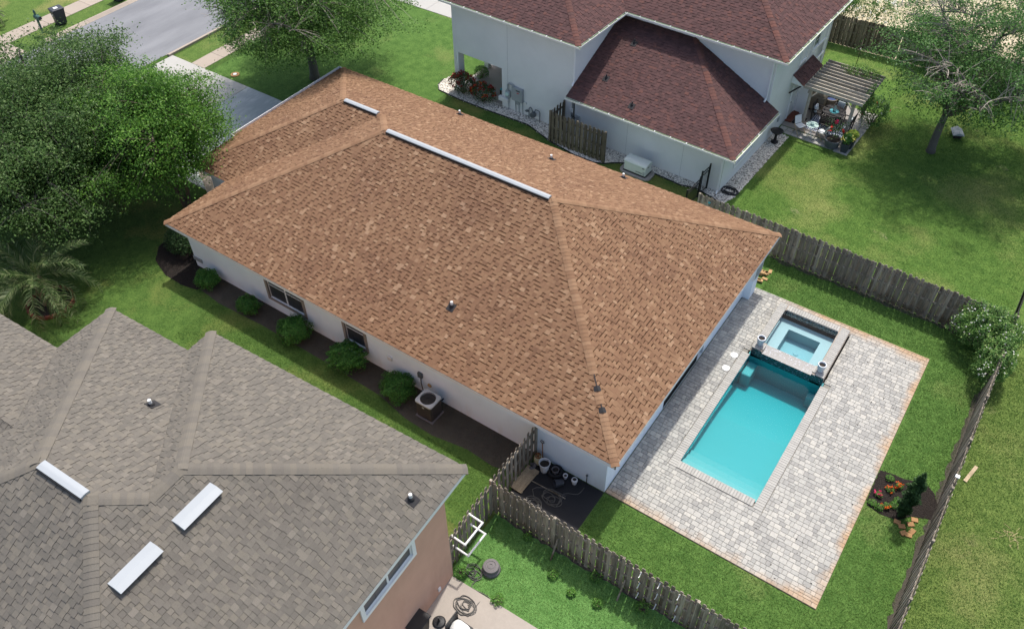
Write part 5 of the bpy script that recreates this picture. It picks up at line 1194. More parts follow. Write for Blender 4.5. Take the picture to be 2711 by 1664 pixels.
# ------------------------------------------------------------------ street furniture
mbx = thing('mailbox', 'green mailbox on a post by the far pavement', 'mailbox', (-24.04, 9.56, 0), R(0))
MB().box(-.05, .05, -.05, .05, -.05, 1.42).build('post', 'green_paint', mbx); MB().lathe([(.03, 1.42), (.05, 1.45), (.02, 1.52)], 10).build('finial', 'green_paint', mbx)
mm = MB(); sec = [(-.11, 0), (.11, 0), (.11, .12), (.08, .19), (0, .22), (-.08, .19), (-.11, .12)]; k = len(sec)
mm.add([(-.12, y, .98+z) for y, z in sec]+[(.42, y, .98+z) for y, z in sec], [tuple(range(k)), tuple(range(k, 2*k))[::-1]]+[(i, k+i, k+(i+1) % k, (i+1) % k) for i in range(k)]); mo = mm.build('box', 'green_paint', mbx)
MB().box(.421, .428, -.09, .09, 1.0, 1.15).build('door', 'dark_plastic', mo); MB().box(0.0, .15, .112, .12, 1.12, 1.2).build('flag', 'grey_metal', mo); MB().beam((0, 0, .7), (.25, 0, .97), .05, .05).build('brace', 'green_paint', mbx)
def wheelie(label, loc, rz):
    t = thing('wheeled_bin', label, 'bin', loc, rz, 'wheeled bins at the kerb')
    MB().frustum(0, 0, .06, 1.0, .48, .56, .62, .74, dx=.02).build('body', 'dark_plastic', t, bevel=.03, seg=2)
    ld_ = MB().frustum(.02, 0, 1.0, 1.07, .70, .82, .62, .70).build('lid', 'dark_plastic', t, bevel=.02); MB().box(-.1, .16, -.15, .1, 1.071, 1.075).build('sticker', 'white_plastic', ld_)
    MB().box(-.36, -.30, -.25, .25, .92, .97).build('handle', 'dark_plastic', t)
    for y in (-.26, .26): wh = MB().lathe([(.13, -.03), (.13, .03)], 20).build('wheel', 'rubber', t, (-.2, y, .13), (R(90), 0, 0)); MB().lathe([(.07, -.035), (.07, .035)], 12).build('hub', 'grey_dark_metal', wh)
    MB().lathe([(.09, 0), (.09, .004)], 20).build('emblem', 'white_plastic', t, (.0, -.345, .72), (R(83), 0, 0))
    return t
wheelie('dark wheeled bin on the verge next to the green mailbox', (-24.1, 10.95, 0), R(-10)); wheelie('dark wheeled bin at the top edge of the street, far from the mailbox', (-23.7, 15.05, 0), R(-5))

# ------------------------------------------------------------------ patio of the grey house
sl = MB(); sl.prism([(q.x, q.y) for q in (RL(15.68, 7.15), RL(18.75, 7.15), RL(18.8, 10.9), RL(15.68, 10.9))], -.04, .03); struct(sl.build('patio', 'concrete_slab'))
pb = sroot('patio_border', RL(15.7, 6.5)); pb.rotation_euler = (0, 0, RT); pmb = None
def pav_at(u, v, su, sv):
    MB().add(*paver_geo(-su/2, su/2, -sv/2, sv/2, .035, .006, .01)).build('paver', 'coping', pb, (u-15.7, v-6.5, 0))
u = 15.9
while u < 18.75:
    pav_at(u, 6.62, .36, .28); pav_at(u, 6.92, .36, .30); u += .37
v = 6.6
while v < 10.8: pav_at(18.95, v, .36, .34); pav_at(19.32, v, .36, .34); v += .35
pg_ = thing('pergola', 'grey timber pergola over the patio of the grey house', 'pergola', RL(17.8, 8.85), RT)
def pgb(name, a, b, w, h): MB().beam((a[0]-17.8, a[1]-8.85, a[2]), (b[0]-17.8, b[1]-8.85, b[2]), w, h).build(name, 'pergola_wood', pg_)
for u_, v_ in ((16.6, 7.62), (18.85, 7.62), (16.6, 10.25), (18.85, 10.25)): pgb('post', (u_, v_, -.02), (u_, v_, 2.2), .14, .14)
for u_ in (16.6, 18.85): pgb('beam', (u_, 7.2, 2.26), (u_, 10.6, 2.26), .09, .16)
for i in range(11): pgb('rafter', (16.28, 7.28+i*.315, 2.42), (19.32, 7.28+i*.315, 2.42), .05, .15)
for i in range(6): pgb('purlin', (16.6+i*.44, 7.24, 2.33), (16.6+i*.44, 10.5, 2.33), .022, .03)
for u_ in (16.6, 18.85):
    sg = 1 if u_ < 17 else -1; pgb('brace', (u_+sg*.02, 7.62, 1.75), (u_+sg*.5, 7.62, 2.32), .06, .06)
tb = thing('dining_table', 'round dark slatted table with a turquoise runner under the pergola', 'table', RL(17.72, 8.80), RT)
tt = MB(); 
for i in range(9):
    x0 = -.55+i*.1225; x1 = x0+.115; h0 = math.sqrt(max(.56**2-max(abs(x0), abs(x1))**2, .01)); MB().box(x0, x1, -h0-.03, h0+.03, .70, .73).build('slat', 'dark_wood', tb)
MB().lathe([(.58, .695), (.60, .70), (.60, .735), (.53, .735), (.53, .695)], 36, capb=False, capt=False).build('rim', 'dark_wood', tb)
for a in range(4): MB().beam((.3*math.cos(R(45+90*a)), .3*math.sin(R(45+90*a)), .7), (.42*math.cos(R(45+90*a)), .42*math.sin(R(45+90*a)), .03), .06, .06).build('leg', 'dark_wood', tb)
vz = thing('vase', 'pale glass vase with a turquoise mat on the dark round table', 'vase', RL(17.72, 8.80, .737)); MB().lathe([(.24, 0), (.24, .006), (.02, .007)], 24).build('mat', 'teal', vz); MB().lathe([(.06, .007), (.09, .08), (.10, .16), (.05, .24), (.06, .29)], 16, capt=False).build('body', 'glass_green', vz, smooth=True)
def slat_chair(label, u, v, rz, cush):
    t = thing('garden_chair', label, 'chair', RL(u, v, .03), RT+rz, 'dark slatted chairs round the table')
    for i in range(5): MB().box(-.25, .25, -.24+i*.1, -.24+i*.1+.085, .40, .425).build('seat_slat', 'dark_wood', t)
    for sx in (-1, 1):
        MB().beam((sx*.26, -.24, 0), (sx*.26, -.24, .62), .05, .05).build('leg', 'dark_wood', t); MB().beam((sx*.26, .24, 0), (sx*.27, .32, .95), .05, .05, upv=(1, 0, 0)).build('leg', 'dark_wood', t)
        MB().beam((sx*.27, -.28, .63), (sx*.27, .28, .63), .06, .03).build('arm', 'dark_wood', t)
    for i in range(5): z = .50+i*.1; MB().box(-.25, .25, .25+.07*(z-.4)/.55, .27+.07*(z-.4)/.55, z, z+.075).build('back_slat', 'dark_wood', t)
    if cush:
        c = thing('cushion', 'patterned pale cushion on the '+cush, 'cushion', RL(u, v, .03+.43), RT+rz); MB().box(-.2, .2, .08, .2, .0, .38).build('pad', 'cushion', c, rot=(R(-14), 0, 0), bevel=.05, seg=3)
    return t
slat_chair('dark slatted chair at the table on the house side', 16.98, 8.75, R(90), 'chair on the house side'); slat_chair('dark slatted chair at the table nearest the camera', 17.72, 7.95, R(180), None)
slat_chair('dark slatted chair at the table on the lawn side', 18.55, 8.65, R(-90), 'chair on the lawn side'); slat_chair('dark slatted chair at the far side of the table', 17.75, 9.60, 0, 'chair at the far side')
rg = MB().box(-1.0, 1.0, -.75, .75, .0, .012); tag(rg.build('rug', 'rug_stripe', None, RL(17.75, 8.3, .031), (0, 0, RT)), 'blue and white patterned rug under the dark table', 'rug')
def white_chair(label, u, v, rz):
    t = thing('folding_chair', label, 'chair', RL(u, v, .03), RT+rz, 'white folding chairs')
    MB().box(-.21, .21, -.2, .2, .42, .45).build('seat', 'white_trim', t, bevel=.012); MB().add([(-.2, .20, .47), (.2, .20, .47), (.2, .32, .86), (-.2, .32, .86), (-.2, .225, .47), (.2, .225, .47), (.2, .345, .86), (-.2, .345, .86)], [(0, 1, 2, 3), (7, 6, 5, 4), (0, 4, 5, 1), (1, 5, 6, 2), (2, 6, 7, 3), (3, 7, 4, 0)]).build('backrest', 'white_trim', t)
    for sx in (-1, 1): MB().beam((sx*.2, .26, 0), (sx*.2, -.2, .43), .03, .03).build('leg', 'plank_wood', t); MB().beam((sx*.23, -.24, 0), (sx*.23, .22, .5), .03, .03).build('leg', 'plank_wood', t)
white_chair('white folding chair nearer the house door', 16.72, 6.95, R(60)); white_chair('white folding chair nearer the big round pot', 17.85, 7.10, R(-110))
gt = thing('side_table', 'small round glass table between the white folding chairs', 'table', RL(17.30, 6.95, .03), RT)
MB().lathe([(.30, .68), (.31, .69), (.31, .705), (.02, .706)], 30).build('top', 'glass_green', gt); MB().lathe([(.31, .675), (.325, .69), (.31, .707)], 30, capb=False, capt=False).build('rim', 'white_trim', gt)
for a in range(4): MB().tube([(.27*math.cos(R(45+90*a)), .27*math.sin(R(45+90*a)), .69), (.22*math.cos(R(225+90*a)), .22*math.sin(R(225+90*a)), 0)], .012, 6).build('leg', 'white_trim', gt)
bw_ = thing('bowl', 'clear glass bowl on the small round table', 'bowl', RL(17.30, 6.95, .738)); MB().lathe([(.04, 0), (.09, .03), (.11, .09), (.10, .09), (.07, .03)], 18, capt=False).build('body', 'glass_green', bw_, smooth=True)
bbt = thing('birdbath', 'black pedestal birdbath on the gravel by the grey house', 'birdbath', RL(16.05, 5.45, .01)); MB().lathe([(.19, 0), (.19, .04), (.12, .08), (.08, .15), (.06, .35), (.08, .52), (.10, .56), (.28, .61), (.33, .68), (.30, .68), (.2, .63), (.02, .62)], 28).build('body', 'black_metal', bbt)
dm = MB().box(-.28, .28, -.42, .42, 0, .015); tag(dm.build('doormat', 'rubber', None, RL(16.30, 8.0, .031), (0, 0, RT)), 'black doormat outside the door of the grey house', 'doormat')
gl = thing('grill', 'tan fabric covered grill beside the door of the grey house', 'grill', RL(16.55, 9.55, .03), RT); MB().frustum(0, 0, .1, .95, .75, .6, .85, .66).build('cover', 'cover_tan', gl, bevel=.08, seg=3); MB().frustum(0, 0, .95, 1.18, .85, .66, .55, .40).build('lid', 'cover_tan', gl, bevel=.08, seg=3)
for sx in (-.28, .28): MB().box(sx-.04, sx+.04, -.2, .2, -.01, .12).build('foot', 'black_plastic', gl)
cr = thing('round_chair', 'tan woven tub chair deep under the pergola', 'chair', RL(17.05, 10.2, .03)); MB().lathe([(.30, 0), (.36, .3), (.38, .6), (.33, .6), (.31, .36), (.02, .34)], 22).build('shell', 'cover_tan', cr); MB().lathe([(.28, .36), (.29, .42), (.02, .44)], 20).build('cushion', 'blue_cloth', cr)
# ------------------------------------------------------------------ vegetation
def leaf_arrays(cent, size, up_bias=.6, aspect=.5, fold=.25, outward=None):
    """one folded diamond per leaf: cent (n,3), size (n,)"""
    n = len(cent); nz = rng.normal(size=(n, 3)); nz[:, 2] = np.abs(nz[:, 2])+up_bias
    if outward is not None: nz += outward
    nz /= np.linalg.norm(nz, axis=1)[:, None]
    t = rng.normal(size=(n, 3)); t -= (t*nz).sum(1)[:, None]*nz; t /= np.linalg.norm(t, axis=1)[:, None]; b = np.cross(nz, t)
    s = size[:, None]; a0 = cent-t*s*.5; a1 = cent+t*s*.5; m = cent+nz*(-fold*.25)*s
    V = np.stack([a0, m+b*s*aspect*.5+nz*s*fold*.3, a1, m-b*s*aspect*.5+nz*s*fold*.3], 1)
    return V
def leaves_obj(name, cents, sizes, mat, parent, org, **k):
    V = leaf_arrays(np.asarray(cents)-np.asarray(org), np.asarray(sizes), **k); n = len(V)
    F = np.array([0, 1, 2, 3])[None]+np.arange(n)[:, None]*4
    return big_mesh(name, V.reshape(-1, 3), F, mat, parent)
def vnoise(P, sc, seed=0):
    """cheap smooth 3d noise from summed sines"""
    r = np.random.default_rng(seed); o = np.zeros(len(P))
    for i in range(7):
        k = r.normal(size=3)*sc*(1+.35*i); o += np.sin(P@k+r.uniform(0, 6.28))
    return o/7
def bez(a, b, c, n):
    return [a*(1-t)**2+b*2*t*(1-t)+c*t*t for t in [i/n for i in range(n+1)]]
def tree(name, label, base, fork_h, tr, cc, rad, n_clump, per, lsize, leafm, barkm, limbs=8, clump_r=.42, gap=.25, flat=.6, twig=.012, bare=0, seed=1, stems=1, group=None, twigm=None, droop=.0, shell=.38, lobe=.30):
    global rng
    old = rng; rng = np.random.default_rng(seed); rr = random.Random(seed)
    base = Vector(base); t = thing(name, label, 'tree', base, 0, group); cc = np.array(cc, float); rad = np.array(rad, float)
    # clump centres inside a lobed ellipsoid
    pts = []
    while len(pts) < n_clump:
        d = rng.normal(size=(n_clump*2, 3)); d /= np.linalg.norm(d, axis=1)[:, None]
        lob = 1+lobe*vnoise(d*2.2, 1.3, seed)+.2*vnoise(d*6, 1.0, seed+3)
        q = d*(rng.uniform(0, 1, len(d))**shell)[:, None]*lob[:, None]*rad
        q[:, 2] = np.where(q[:, 2] < -rad[2]*.75, -rad[2]*rng.uniform(.3, .75, len(d)), q[:, 2])
        P = cc+q; ok = vnoise(P, .95, seed+9) > (-1+gap*1.6)*.5
        pts += P[ok].tolist()
    pts = np.array(pts[:n_clump])
    # wood: trunk stems, limbs and twigs
    wb = MB(); nodes = []
    crownc = Vector(cc); fork = base+Vector((0, 0, fork_h))
    for s_ in range(stems):
        off = Vector((rr.uniform(-.25, .25), rr.uniform(-.25, .25), 0)) if stems > 1 else Vector((0, 0, 0))
        fk = fork+off*2.2 if stems > 1 else fork
        m = (base+fk)/2+Vector((rr.uniform(-.12, .12), rr.uniform(-.12, .12), 0)); line = bez(base+off*.5+Vector((0, 0, -.15)), m, fk, 6)
        wb.tube([p-base for p in line], [tr*(1.35 if i == 0 else 1-.05*i) for i in range(7)], 10)
        L2 = limbs//stems
        for k in range(L2):
            a = 2*math.pi*(k+rr.uniform(-.3, .3))/L2+s_; el = rr.uniform(-.05, .9)
            tip = crownc+Vector((math.cos(a)*math.cos(el)*rad[0], math.sin(a)*math.cos(el)*rad[1], math.sin(el)*rad[2]))*rr.uniform(.62, .92)
            mid = fk*.45+tip*.55+Vector((0, 0, rr.uniform(.1, .22)*rad[2])); ln = bez(fk, mid, tip, 9); ln = [p+Vector((rr.uniform(-.12, .12), rr.uniform(-.12, .12), rr.uniform(-.1, .1)))*(1 if 0 < i < 9 else 0) for i, p in enumerate(ln)]
            wb.tube([p-base for p in ln], [tr*.62*(1-i/9)**.9+.02 for i in range(10)], 7); nodes += [(p, tr*.62*(1-i/9)+.02) for i, p in enumerate(ln) if i > 1]
            for j in range(3, 9, 1):
                p0 = ln[j]; e = p0+Vector((rr.uniform(-1, 1)*rad[0]*.34, rr.uniform(-1, 1)*rad[1]*.34, rr.uniform(-.35, .7)*rad[2]*.45)); l2 = bez(p0, (p0+e)/2+Vector((0, 0, .25)), e, 5)
                wb.tube([p-base for p in l2], [.045*(1-i/5)+.012 for i in range(6)], 5); nodes += [(p, .03) for p in l2[1:]]
    trunk = wb.build('trunk', barkm, t, smooth=True)
    NP = np.array([tuple(p) for p, _ in nodes]); tw = MB()
    for c in pts:
        i = int(np.argmin(((NP-c)**2).sum(1))); a = Vector(NP[i]); b = Vector(c); mid = (a+b)/2+Vector((0, 0, .15*(b-a).length))
        l3 = bez(a, mid, b, 3); tw.tube([p-base for p in l3], [twig, twig*.9, twig*.7, twig*.4], 3, cap=False)
    for i in range(bare):
        a, _ = rr.choice(nodes); a = Vector(a); dr = (a-crownc).normalized(); e = a+Vector((dr.x+rr.uniform(-.6, .6), dr.y+rr.uniform(-.6, .6), rr.uniform(-.1, .7)))*rr.uniform(.5, 1.3)
        l3 = bez(a, (a+e)/2+Vector((rr.uniform(-.2, .2), rr.uniform(-.2, .2), .15)), e, 4); tw.tube([p-base for p in l3], [twig*1.5, twig*1.3, twig, twig*.8, twig*.4], 4, cap=False)
        for k in range(2):
            s0 = l3[2+k]; e2 = s0+Vector((rr.uniform(-.5, .5), rr.uniform(-.5, .5), rr.uniform(-.1, .4)))*.7; tw.tube([s0-base, (s0+e2)/2-base, e2-base], [twig, twig*.8, twig*.3], 3, cap=False)
    tw.build('twigs', twigm or barkm, t, kind='stuff')
    C_ = np.repeat(pts, per, 0); n = len(C_); off = rng.normal(size=(n, 3))*clump_r*np.array([.62, .62, .62*flat]); L_ = C_+off
    L_[:, 2] = L_[:, 2]-droop*np.linalg.norm(off[:, :2], axis=1); L_[:, 2] = np.maximum(L_[:, 2], .15)
    leaves_obj('crown', L_, rng.uniform(.7, 1.3, n)*lsize, leafm, t, tuple(base), up_bias=.8)
    rng = old; return t
tree('oak_tree', 'large grey green oak at the left edge, overhanging the street', (-9.6, .9, 0), 2.0, .30, (-9.0, 1.1, 4.1), (5.0, 5.2, 2.6), 1350, 115, .125, 'leaf_oak', 'bark_oak', 12, .60, .30, .5, seed=11, shell=.42, lobe=.45)
tree('oak_tree', 'grey green oak beside the palm, left of the bright green tree', (-6.6, -.9, 0), 1.7, .24, (-6.2, -1.1, 3.5), (3.7, 4.0, 2.4), 800, 115, .118, 'leaf_oak', 'bark_oak', 9, .6, .16, .5, seed=14, shell=.42, lobe=.45)
tree('crepe_myrtle', 'bright green tree with several stems beside the front corner of the white house', (-3.25, 3.1, 0), 1.6, .11, (-4.25, 3.2, 4.05), (3.4, 3.7, 2.5), 560, 175, .112, 'leaf_myrtle', 'bark', 12, .62, .34, .30, seed=5, stems=3, shell=.5, lobe=.6, droop=.25)
tree('oak_tree', 'oak on the front lawn between the white house and the street', (-6.25, 15.0, 0), 2.4, .27, (-6.2, 15.0, 5.1), (5.2, 5.3, 3.1), 1100, 100, .115, 'leaf_oak_mid', 'bark_oak', 11, .56, .26, .5, lobe=.4, bare=170, seed=8, twigm='twig')
tree('lawn_tree', 'sparse tree with pale bare twigs on the big lawn', (24.82, 27.1, 0), 2.2, .21, (25.8, 28.2, 4.9), (5.2, 4.9, 2.9), 800, 72, .118, 'leaf_sparse', 'bark_oak', 12, .45, .42, .6, bare=420, seed=21, twigm='twig', twig=.017)
tree('backlot_tree', 'thin tree in the sandy lot at the upper right corner', (28.6, 38.0, 0), 2.0, .16, (28.6, 38.4, 4.6), (3.6, 3.4, 2.2), 300, 44, .14, 'leaf_sparse', 'bark_oak', 8, .42, .45, .6, bare=120, seed=31, twigm='twig', twig=.016)
def shrub(name, label, loc, rad, n, lsize, mat, seed, group=None, cat='shrub', lump=.10, flowers=None, core=True):
    r = np.random.default_rng(seed); global rng; old = rng; rng = r
    t = thing(name, label, cat, loc, 0, group); d = r.normal(size=(n, 3)); d[:, 2] = np.where(d[:, 2] < -.5, -d[:, 2], d[:, 2]); d /= np.linalg.norm(d, axis=1)[:, None]
    l = 1+lump*vnoise(d*2.5, 1.2, seed)*2; k = r.uniform(.62, 1.02, n)**.6
    P = d*np.array(rad)*l[:, None]*k[:, None]+np.array((0, 0, rad[2]*.92)); P[:, 2] = np.maximum(P[:, 2], .02)
    leaves_obj('foliage', P, r.uniform(.7, 1.3, n)*lsize, mat, t, (0, 0, 0), up_bias=.2, outward=d*1.3)
    sb = MB()
    for i in range(9):
        a = i*.7; e = Vector((rad[0]*.75*math.cos(a), rad[1]*.75*math.sin(a), rad[2]*(1.0+.4*math.sin(i)))); sb.tube([(0, 0, -.02), e*.5+Vector((0, 0, .05)), e], [.025, .018, .008], 5)
    sb.build('stems', 'bark', t)
    for fm_, nf, fs in (flowers or []):
        d2 = r.normal(size=(nf, 3)); d2[:, 2] = np.abs(d2[:, 2])*.9; d2 /= np.linalg.norm(d2, axis=1)[:, None]; c0 = d2*np.array(rad)*1.02+np.array((0, 0, rad[2]*.92))
        pp = np.repeat(c0, 7, 0)+r.normal(size=(nf*7, 3))*fs*.45
        leaves_obj('flowers', pp, r.uniform(.7, 1.2, len(pp))*fs, fm_, t, (0, 0, 0), up_bias=.9, aspect=.9)
    rng = old; return t
hs = [(1.95, -.10, .50, .50, 'small round clipped shrub nearest the dark mulch bed'), (4.55, -.20, .50, .48, 'round shrub just left of the double window'), (7.22, -.22, .68, .66, 'round shrub between the two side windows'), (10.05, -.20, .74, .72, 'largest round shrub, below the small window'), (12.55, -.14, .66, .62, 'round shrub next to the air conditioner')]
for i, (x, y, r_, h_, lb) in enumerate(hs): shrub('round_shrub', lb, (x, y, 0), (r_*random.uniform(.95, 1.1), r_*random.uniform(.85, 1.0), h_*random.uniform(.74, .9)), int(5200*r_*r_/.4), .07, 'leaf_hedge', 40+i, 'round shrubs along the side wall', lump=.22)
shrub('front_shrub', 'dark shrub in the mulch bed at the shaded front corner', (-.75, 1.0, 0), (.95, .8, .6), 3500, .09, 'leaf_dark', 50)
shrub('fence_vine', 'dense flowering vine bush over the corner where the two fences meet', (30.15, 14.5, 0), (1.25, .95, 1.05), 9500, .085, 'leaf_vine', 51, lump=.24, flowers=[('petal_white', 110, .035)])
shrub('fence_vine', 'smaller vine hanging over the side fence below the corner bush', (30.78, 13.2, .0), (.62, 1.35, 1.02), 5600, .085, 'leaf_vine', 52, lump=.26, flowers=[('petal_white', 50, .035)])
shrub('rose_bush', 'dark red flowering bush at the porch opening, nearer the column', RL(.15, -.30), (.80, .52, .66), 2300, .08, 'leaf_dark', 53, lump=.2, flowers=[('petal_dark_red', 70, .10)])
shrub('rose_bush', 'dark red flowering bush at the porch opening, nearer the meters', RL(1.55, -.32), (.80, .48, .60), 2300, .08, 'leaf_dark', 54, lump=.2, flowers=[('petal_dark_red', 50, .09), ('petal_orange', 12, .07)])
shrub('porch_plant', 'light green plant beside the porch column', RL(-.05, 1.6), (.45, .4, .4), 900, .08, 'leaf_small', 55)
shrub('patio_shrub', 'loose shrub with pale stems beside the pergola post', RL(19.45, 9.9), (.8, .9, .75), 2600, .085, 'leaf_sparse', 56, lump=.25, flowers=[('petal_white', 16, .04), ('petal_red', 6, .06)])
shrub('pergola_vine', 'pale vine sprawling over the far corner of the pergola', RL(18.2, 10.1, 2.35), (.95, .55, .22), 900, .085, 'leaf_vine', 57, lump=.3)
shrub('pergola_vine', 'leafy vine climbing the lawn side of the pergola', RL(19.1, 8.9, 1.1), (.35, .9, .75), 1500, .085, 'leaf_sparse', 58, lump=.3)
shrub('flowering_shrub', 'white flowering shrub beyond the dark fence, nearer the red roof', (17.9, 37.3, 0), (1.6, 1.2, 1.5), 4200, .11, 'leaf_vine', 59, lump=.2, flowers=[('petal_white', 130, .07)])
shrub('flowering_shrub', 'dark green shrub beyond the dark fence, left of the white flowers', (16.2, 37.8, 0), (1.1, 1.1, 1.3), 2600, .11, 'leaf_hedge', 60, lump=.2)
shrub('backlot_shrub', 'low scrub in the sandy lot behind the fence', (22.5, 39.0, 0), (1.5, 1.0, .6), 1800, .10, 'leaf_sparse', 61, lump=.3)
# small weeds on the turf and along the fence
for i, (x, y, r_, lb) in enumerate(((21.41, -3.10, .19, 'bright spiky weed on the turf between the two wooden props'), (22.22, -3.30, .16, 'olive weed on the turf in front of the hooked fence'), (23.08, -3.15, .18, 'olive weed on the turf below the second prop'), (20.45, -4.80, .22, 'clump of weeds at the patio edge'), (18.95, -4.7, .25, 'pale leafy weeds at the foot of the tan house corner'), (20.0, -2.45, .16, 'small weed under the hooked fence, nearest the clutter corner'), (22.6, -2.42, .22, 'weed under the hooked fence between the props'), (24.3, -2.5, .25, 'weed under the white hooks'))):
    shrub('weed', lb, (x, y, 0), (r_, r_, r_*.55), 160, .075, 'leaf_small', 70+i, None, 'weed')
# cypress in the flower bed
cy = thing('cypress', 'narrow dark green cypress in the flower bed', 'cypress', (29.90, 5.30, 0)); n = 9000
z = rng.uniform(0, 1, n)**.85; a = rng.uniform(0, 6.283, n); rr_ = .21*np.sin(np.clip(z*.92+.10, 0, 1)*math.pi)**.6*(1+.35*np.sin(a*3+z*19)+.25*np.sin(a*5-z*31))*rng.uniform(.45, 1.1, n)
P = np.stack([rr_*np.cos(a), rr_*np.sin(a), .05+z*2.45], 1); leaves_obj('foliage', P, rng.uniform(.06, .11, n), 'leaf_cypress', cy, (0, 0, 0), up_bias=1.4, aspect=.4); MB().tube([(0, 0, -.03), (0, 0, 2.2)], [.03, .01], 6).build('trunk', 'bark', cy)
fbp = [(28.77, 6.70), (29.2, 6.78), (29.6, 6.81), (30.19, 7.05), (30.6, 6.8), (30.80, 6.4), (30.80, 5.70), (30.2, 5.45), (29.84, 5.04), (29.3, 4.95), (28.83, 5.07), (28.77, 5.3)]
sheet('flower_bed', fbp, 'mulch', .011); o = pebbles('mulch_chips', fbp, 2400, .02, .045, 'mulch', .012); o['label'] = 'dark mulch chips in the flower bed beside the deck'; o['category'] = 'mulch'
for i, (x, y, fm_, lb) in enumerate(((29.03, 5.62, 'petal_pink', 'pink flower plant in the bed beside the deck edge'), (29.52, 6.34, 'petal_orange', 'orange flower plant furthest along the bed'), (29.30, 6.05, 'petal_orange', 'orange flower plant in the middle of the bed'), (29.40, 5.33, 'petal_orange', 'orange flower plant next to the cypress'))):
    shrub('flower_plant', lb, (x, y, 0), (.14, .14, .10), 130, .05, 'leaf_small', 90+i, None, 'flower', flowers=[(fm_, 5, .06)])
for i, (x, y) in enumerate(((28.95, 5.2), (29.2, 5.15), (29.6, 5.5), (29.15, 6.5), (29.65, 5.75))): shrub('bed_plant', ('leafy seedling by the deck corner of the bed', 'leafy seedling at the near edge of the bed', 'leafy plant hugging the cypress', 'fine leaved plant at the far end of the bed', 'leafy plant between the cypress and the orange flowers')[i], (x, y, 0), (.17, .15, .09), 150, .055, 'leaf_small', 100+i, None, 'plant')
# patio planters
t = pot('large_pot', 'big round grey pot with a red hibiscus on the patio corner', RL(18.55, 6.78, .03), [(.30, 0), (.33, .03), (.40, .36), (.42, .38), (.42, .44), (.36, .44), (.35, .38)], 'pot_grey', (.36, .37))
hb2 = thing('hibiscus', 'red flowering hibiscus growing in the big round pot', 'hibiscus', RL(18.55, 6.78, .40)); MB().tube([(0, 0, -.02), (.02, .02, .3), (.0, .0, .6)], [.03, .025, .02], 7).build('stem', 'bark', hb2)
P = rng.normal(size=(420, 3))*np.array((.24, .24, .20))+np.array((0, 0, .68)); leaves_obj('foliage', P, rng.uniform(.07, .13, 420), 'leaf_dark', hb2, (0, 0, 0))
for k_, (x, y, z, m_) in enumerate(((-.18, -.22, .62, 'petal_red'), (.34, -.05, .66, 'petal_red'), (-.12, .05, .98, 'petal_pink'), (-.22, -.1, .72, 'petal_red'))):
    P = rng.normal(size=(12, 3))*.04+np.array((x, y, z)); leaves_obj('flower', P, rng.uniform(.10, .16, 12), m_, hb2, (0, 0, 0), aspect=.9)
for k_, (u_, v_, lm, lb, l2) in enumerate(((19.25, 6.70, 'leaf_hedge', 'tapered square dark planter, the one nearer the camera', 'dark green plant with yellow flowers in the front square planter'), (19.33, 7.16, 'leaf_lime', 'tapered square dark planter, the one behind', 'lime green plant in the rear square planter'))):
    t = thing('planter', lb, 'planter', RL(u_, v_, .03), RT, 'square planters'); MB().frustum(0, 0, 0, .5, .28, .28, .42, .42).build('body', 'planter_dark', t, bevel=.01); MB().box(-.19, .19, -.19, .19, .5, .51).build('soil', 'soil', t)
    shrub('potted_plant', l2, RL(u_, v_, .52), (.30, .30, .28), 500, .10, lm, 120+k_, None, 'plant', flowers=[('petal_yellow', 14, .07)] if k_ == 0 else None)
# palms
def frond_mesh(Lf, droop, width, nl=48, seed=0):
    r = random.Random(seed); V = []; F = []
    def at(s): return Vector((Lf*s*(1-.18*s*s*droop), 0, Lf*(.55*s-droop*.75*s*s)))
    for i in range(10):     # rachis
        a, b = at(i/10), at((i+1)/10); w = .022*(1-i/11); k = len(V); V += [a+Vector((0, w, .01)), a-Vector((0, w, -.01)), b-Vector((0, w*.85, -.01)), b+Vector((0, w*.85, .01))]; F.append((k, k+1, k+2, k+3))
    for i in range(nl):
        s = .12+.88*i/nl; p = at(s); d = (at(min(s+.02, 1.02))-at(s-.02)).normalized(); ln = width*math.sin(math.pi*(.12+.80*s))**.7*r.uniform(.85, 1.1)
        for sg in (-1, 1):
            sd = Vector((0, sg, 0)); jj = r.uniform(-.12, .12); e = p+(sd*(.62+jj)+d*(.80-jj)+Vector((0, 0, .20+jj)))*ln; mid = (p+e)/2+Vector((0, 0, .07*ln)); e.z -= .28*ln; w = d*.019
            k = len(V); V += [p-w*.6, p+w*.6, mid+w, mid-w, e]; F += [(k, k+1, k+2, k+3), (k+3, k+2, k+4)]
    me = bpy.data.meshes.new('frond'); me.from_pydata([tuple(v) for v in V], [], F); me.materials.append(M('leaf_palm')); return me
def palm(label, loc, th, nf, Lf, seed, tr=.24):
    r = random.Random(seed); t = thing('palm_tree', label, 'palm', loc); prof = [(tr*1.1, -.1)]
    for i in range(8): z = th*i/8; prof += [(tr*(1.12 if i % 2 == 0 else .95), z), (tr*(.98 if i % 2 else 1.15), z+th/16)]
    prof.append((tr*.7, th+.1)); MB().lathe(prof, 14).build('trunk', 'palm_trunk', t)
    ms = [frond_mesh(Lf, dr, Lf*.20, seed=seed+i) for i, dr in enumerate((.55, .85, 1.15, 1.4))]
    for i in range(nf):
        lvl = i/nf; k = min(3, int(lvl*4)); inst('frond', ms[k], t, (0, 0, th+.05), (r.uniform(-.15, .15), R(-34+lvl*62)+r.uniform(-.14, .14), i*2.39996+r.uniform(-.2, .2)))
    return t
palm('feather palm with drooping fronds in a brick ring on the left lawn', (-2.95, -4.6, 0), 1.35, 30, 3.0, 3)
palm('small palm at the far left edge beyond the pavement', (-27.6, 8.3, 0), .6, 18, 1.5, 9, .15)
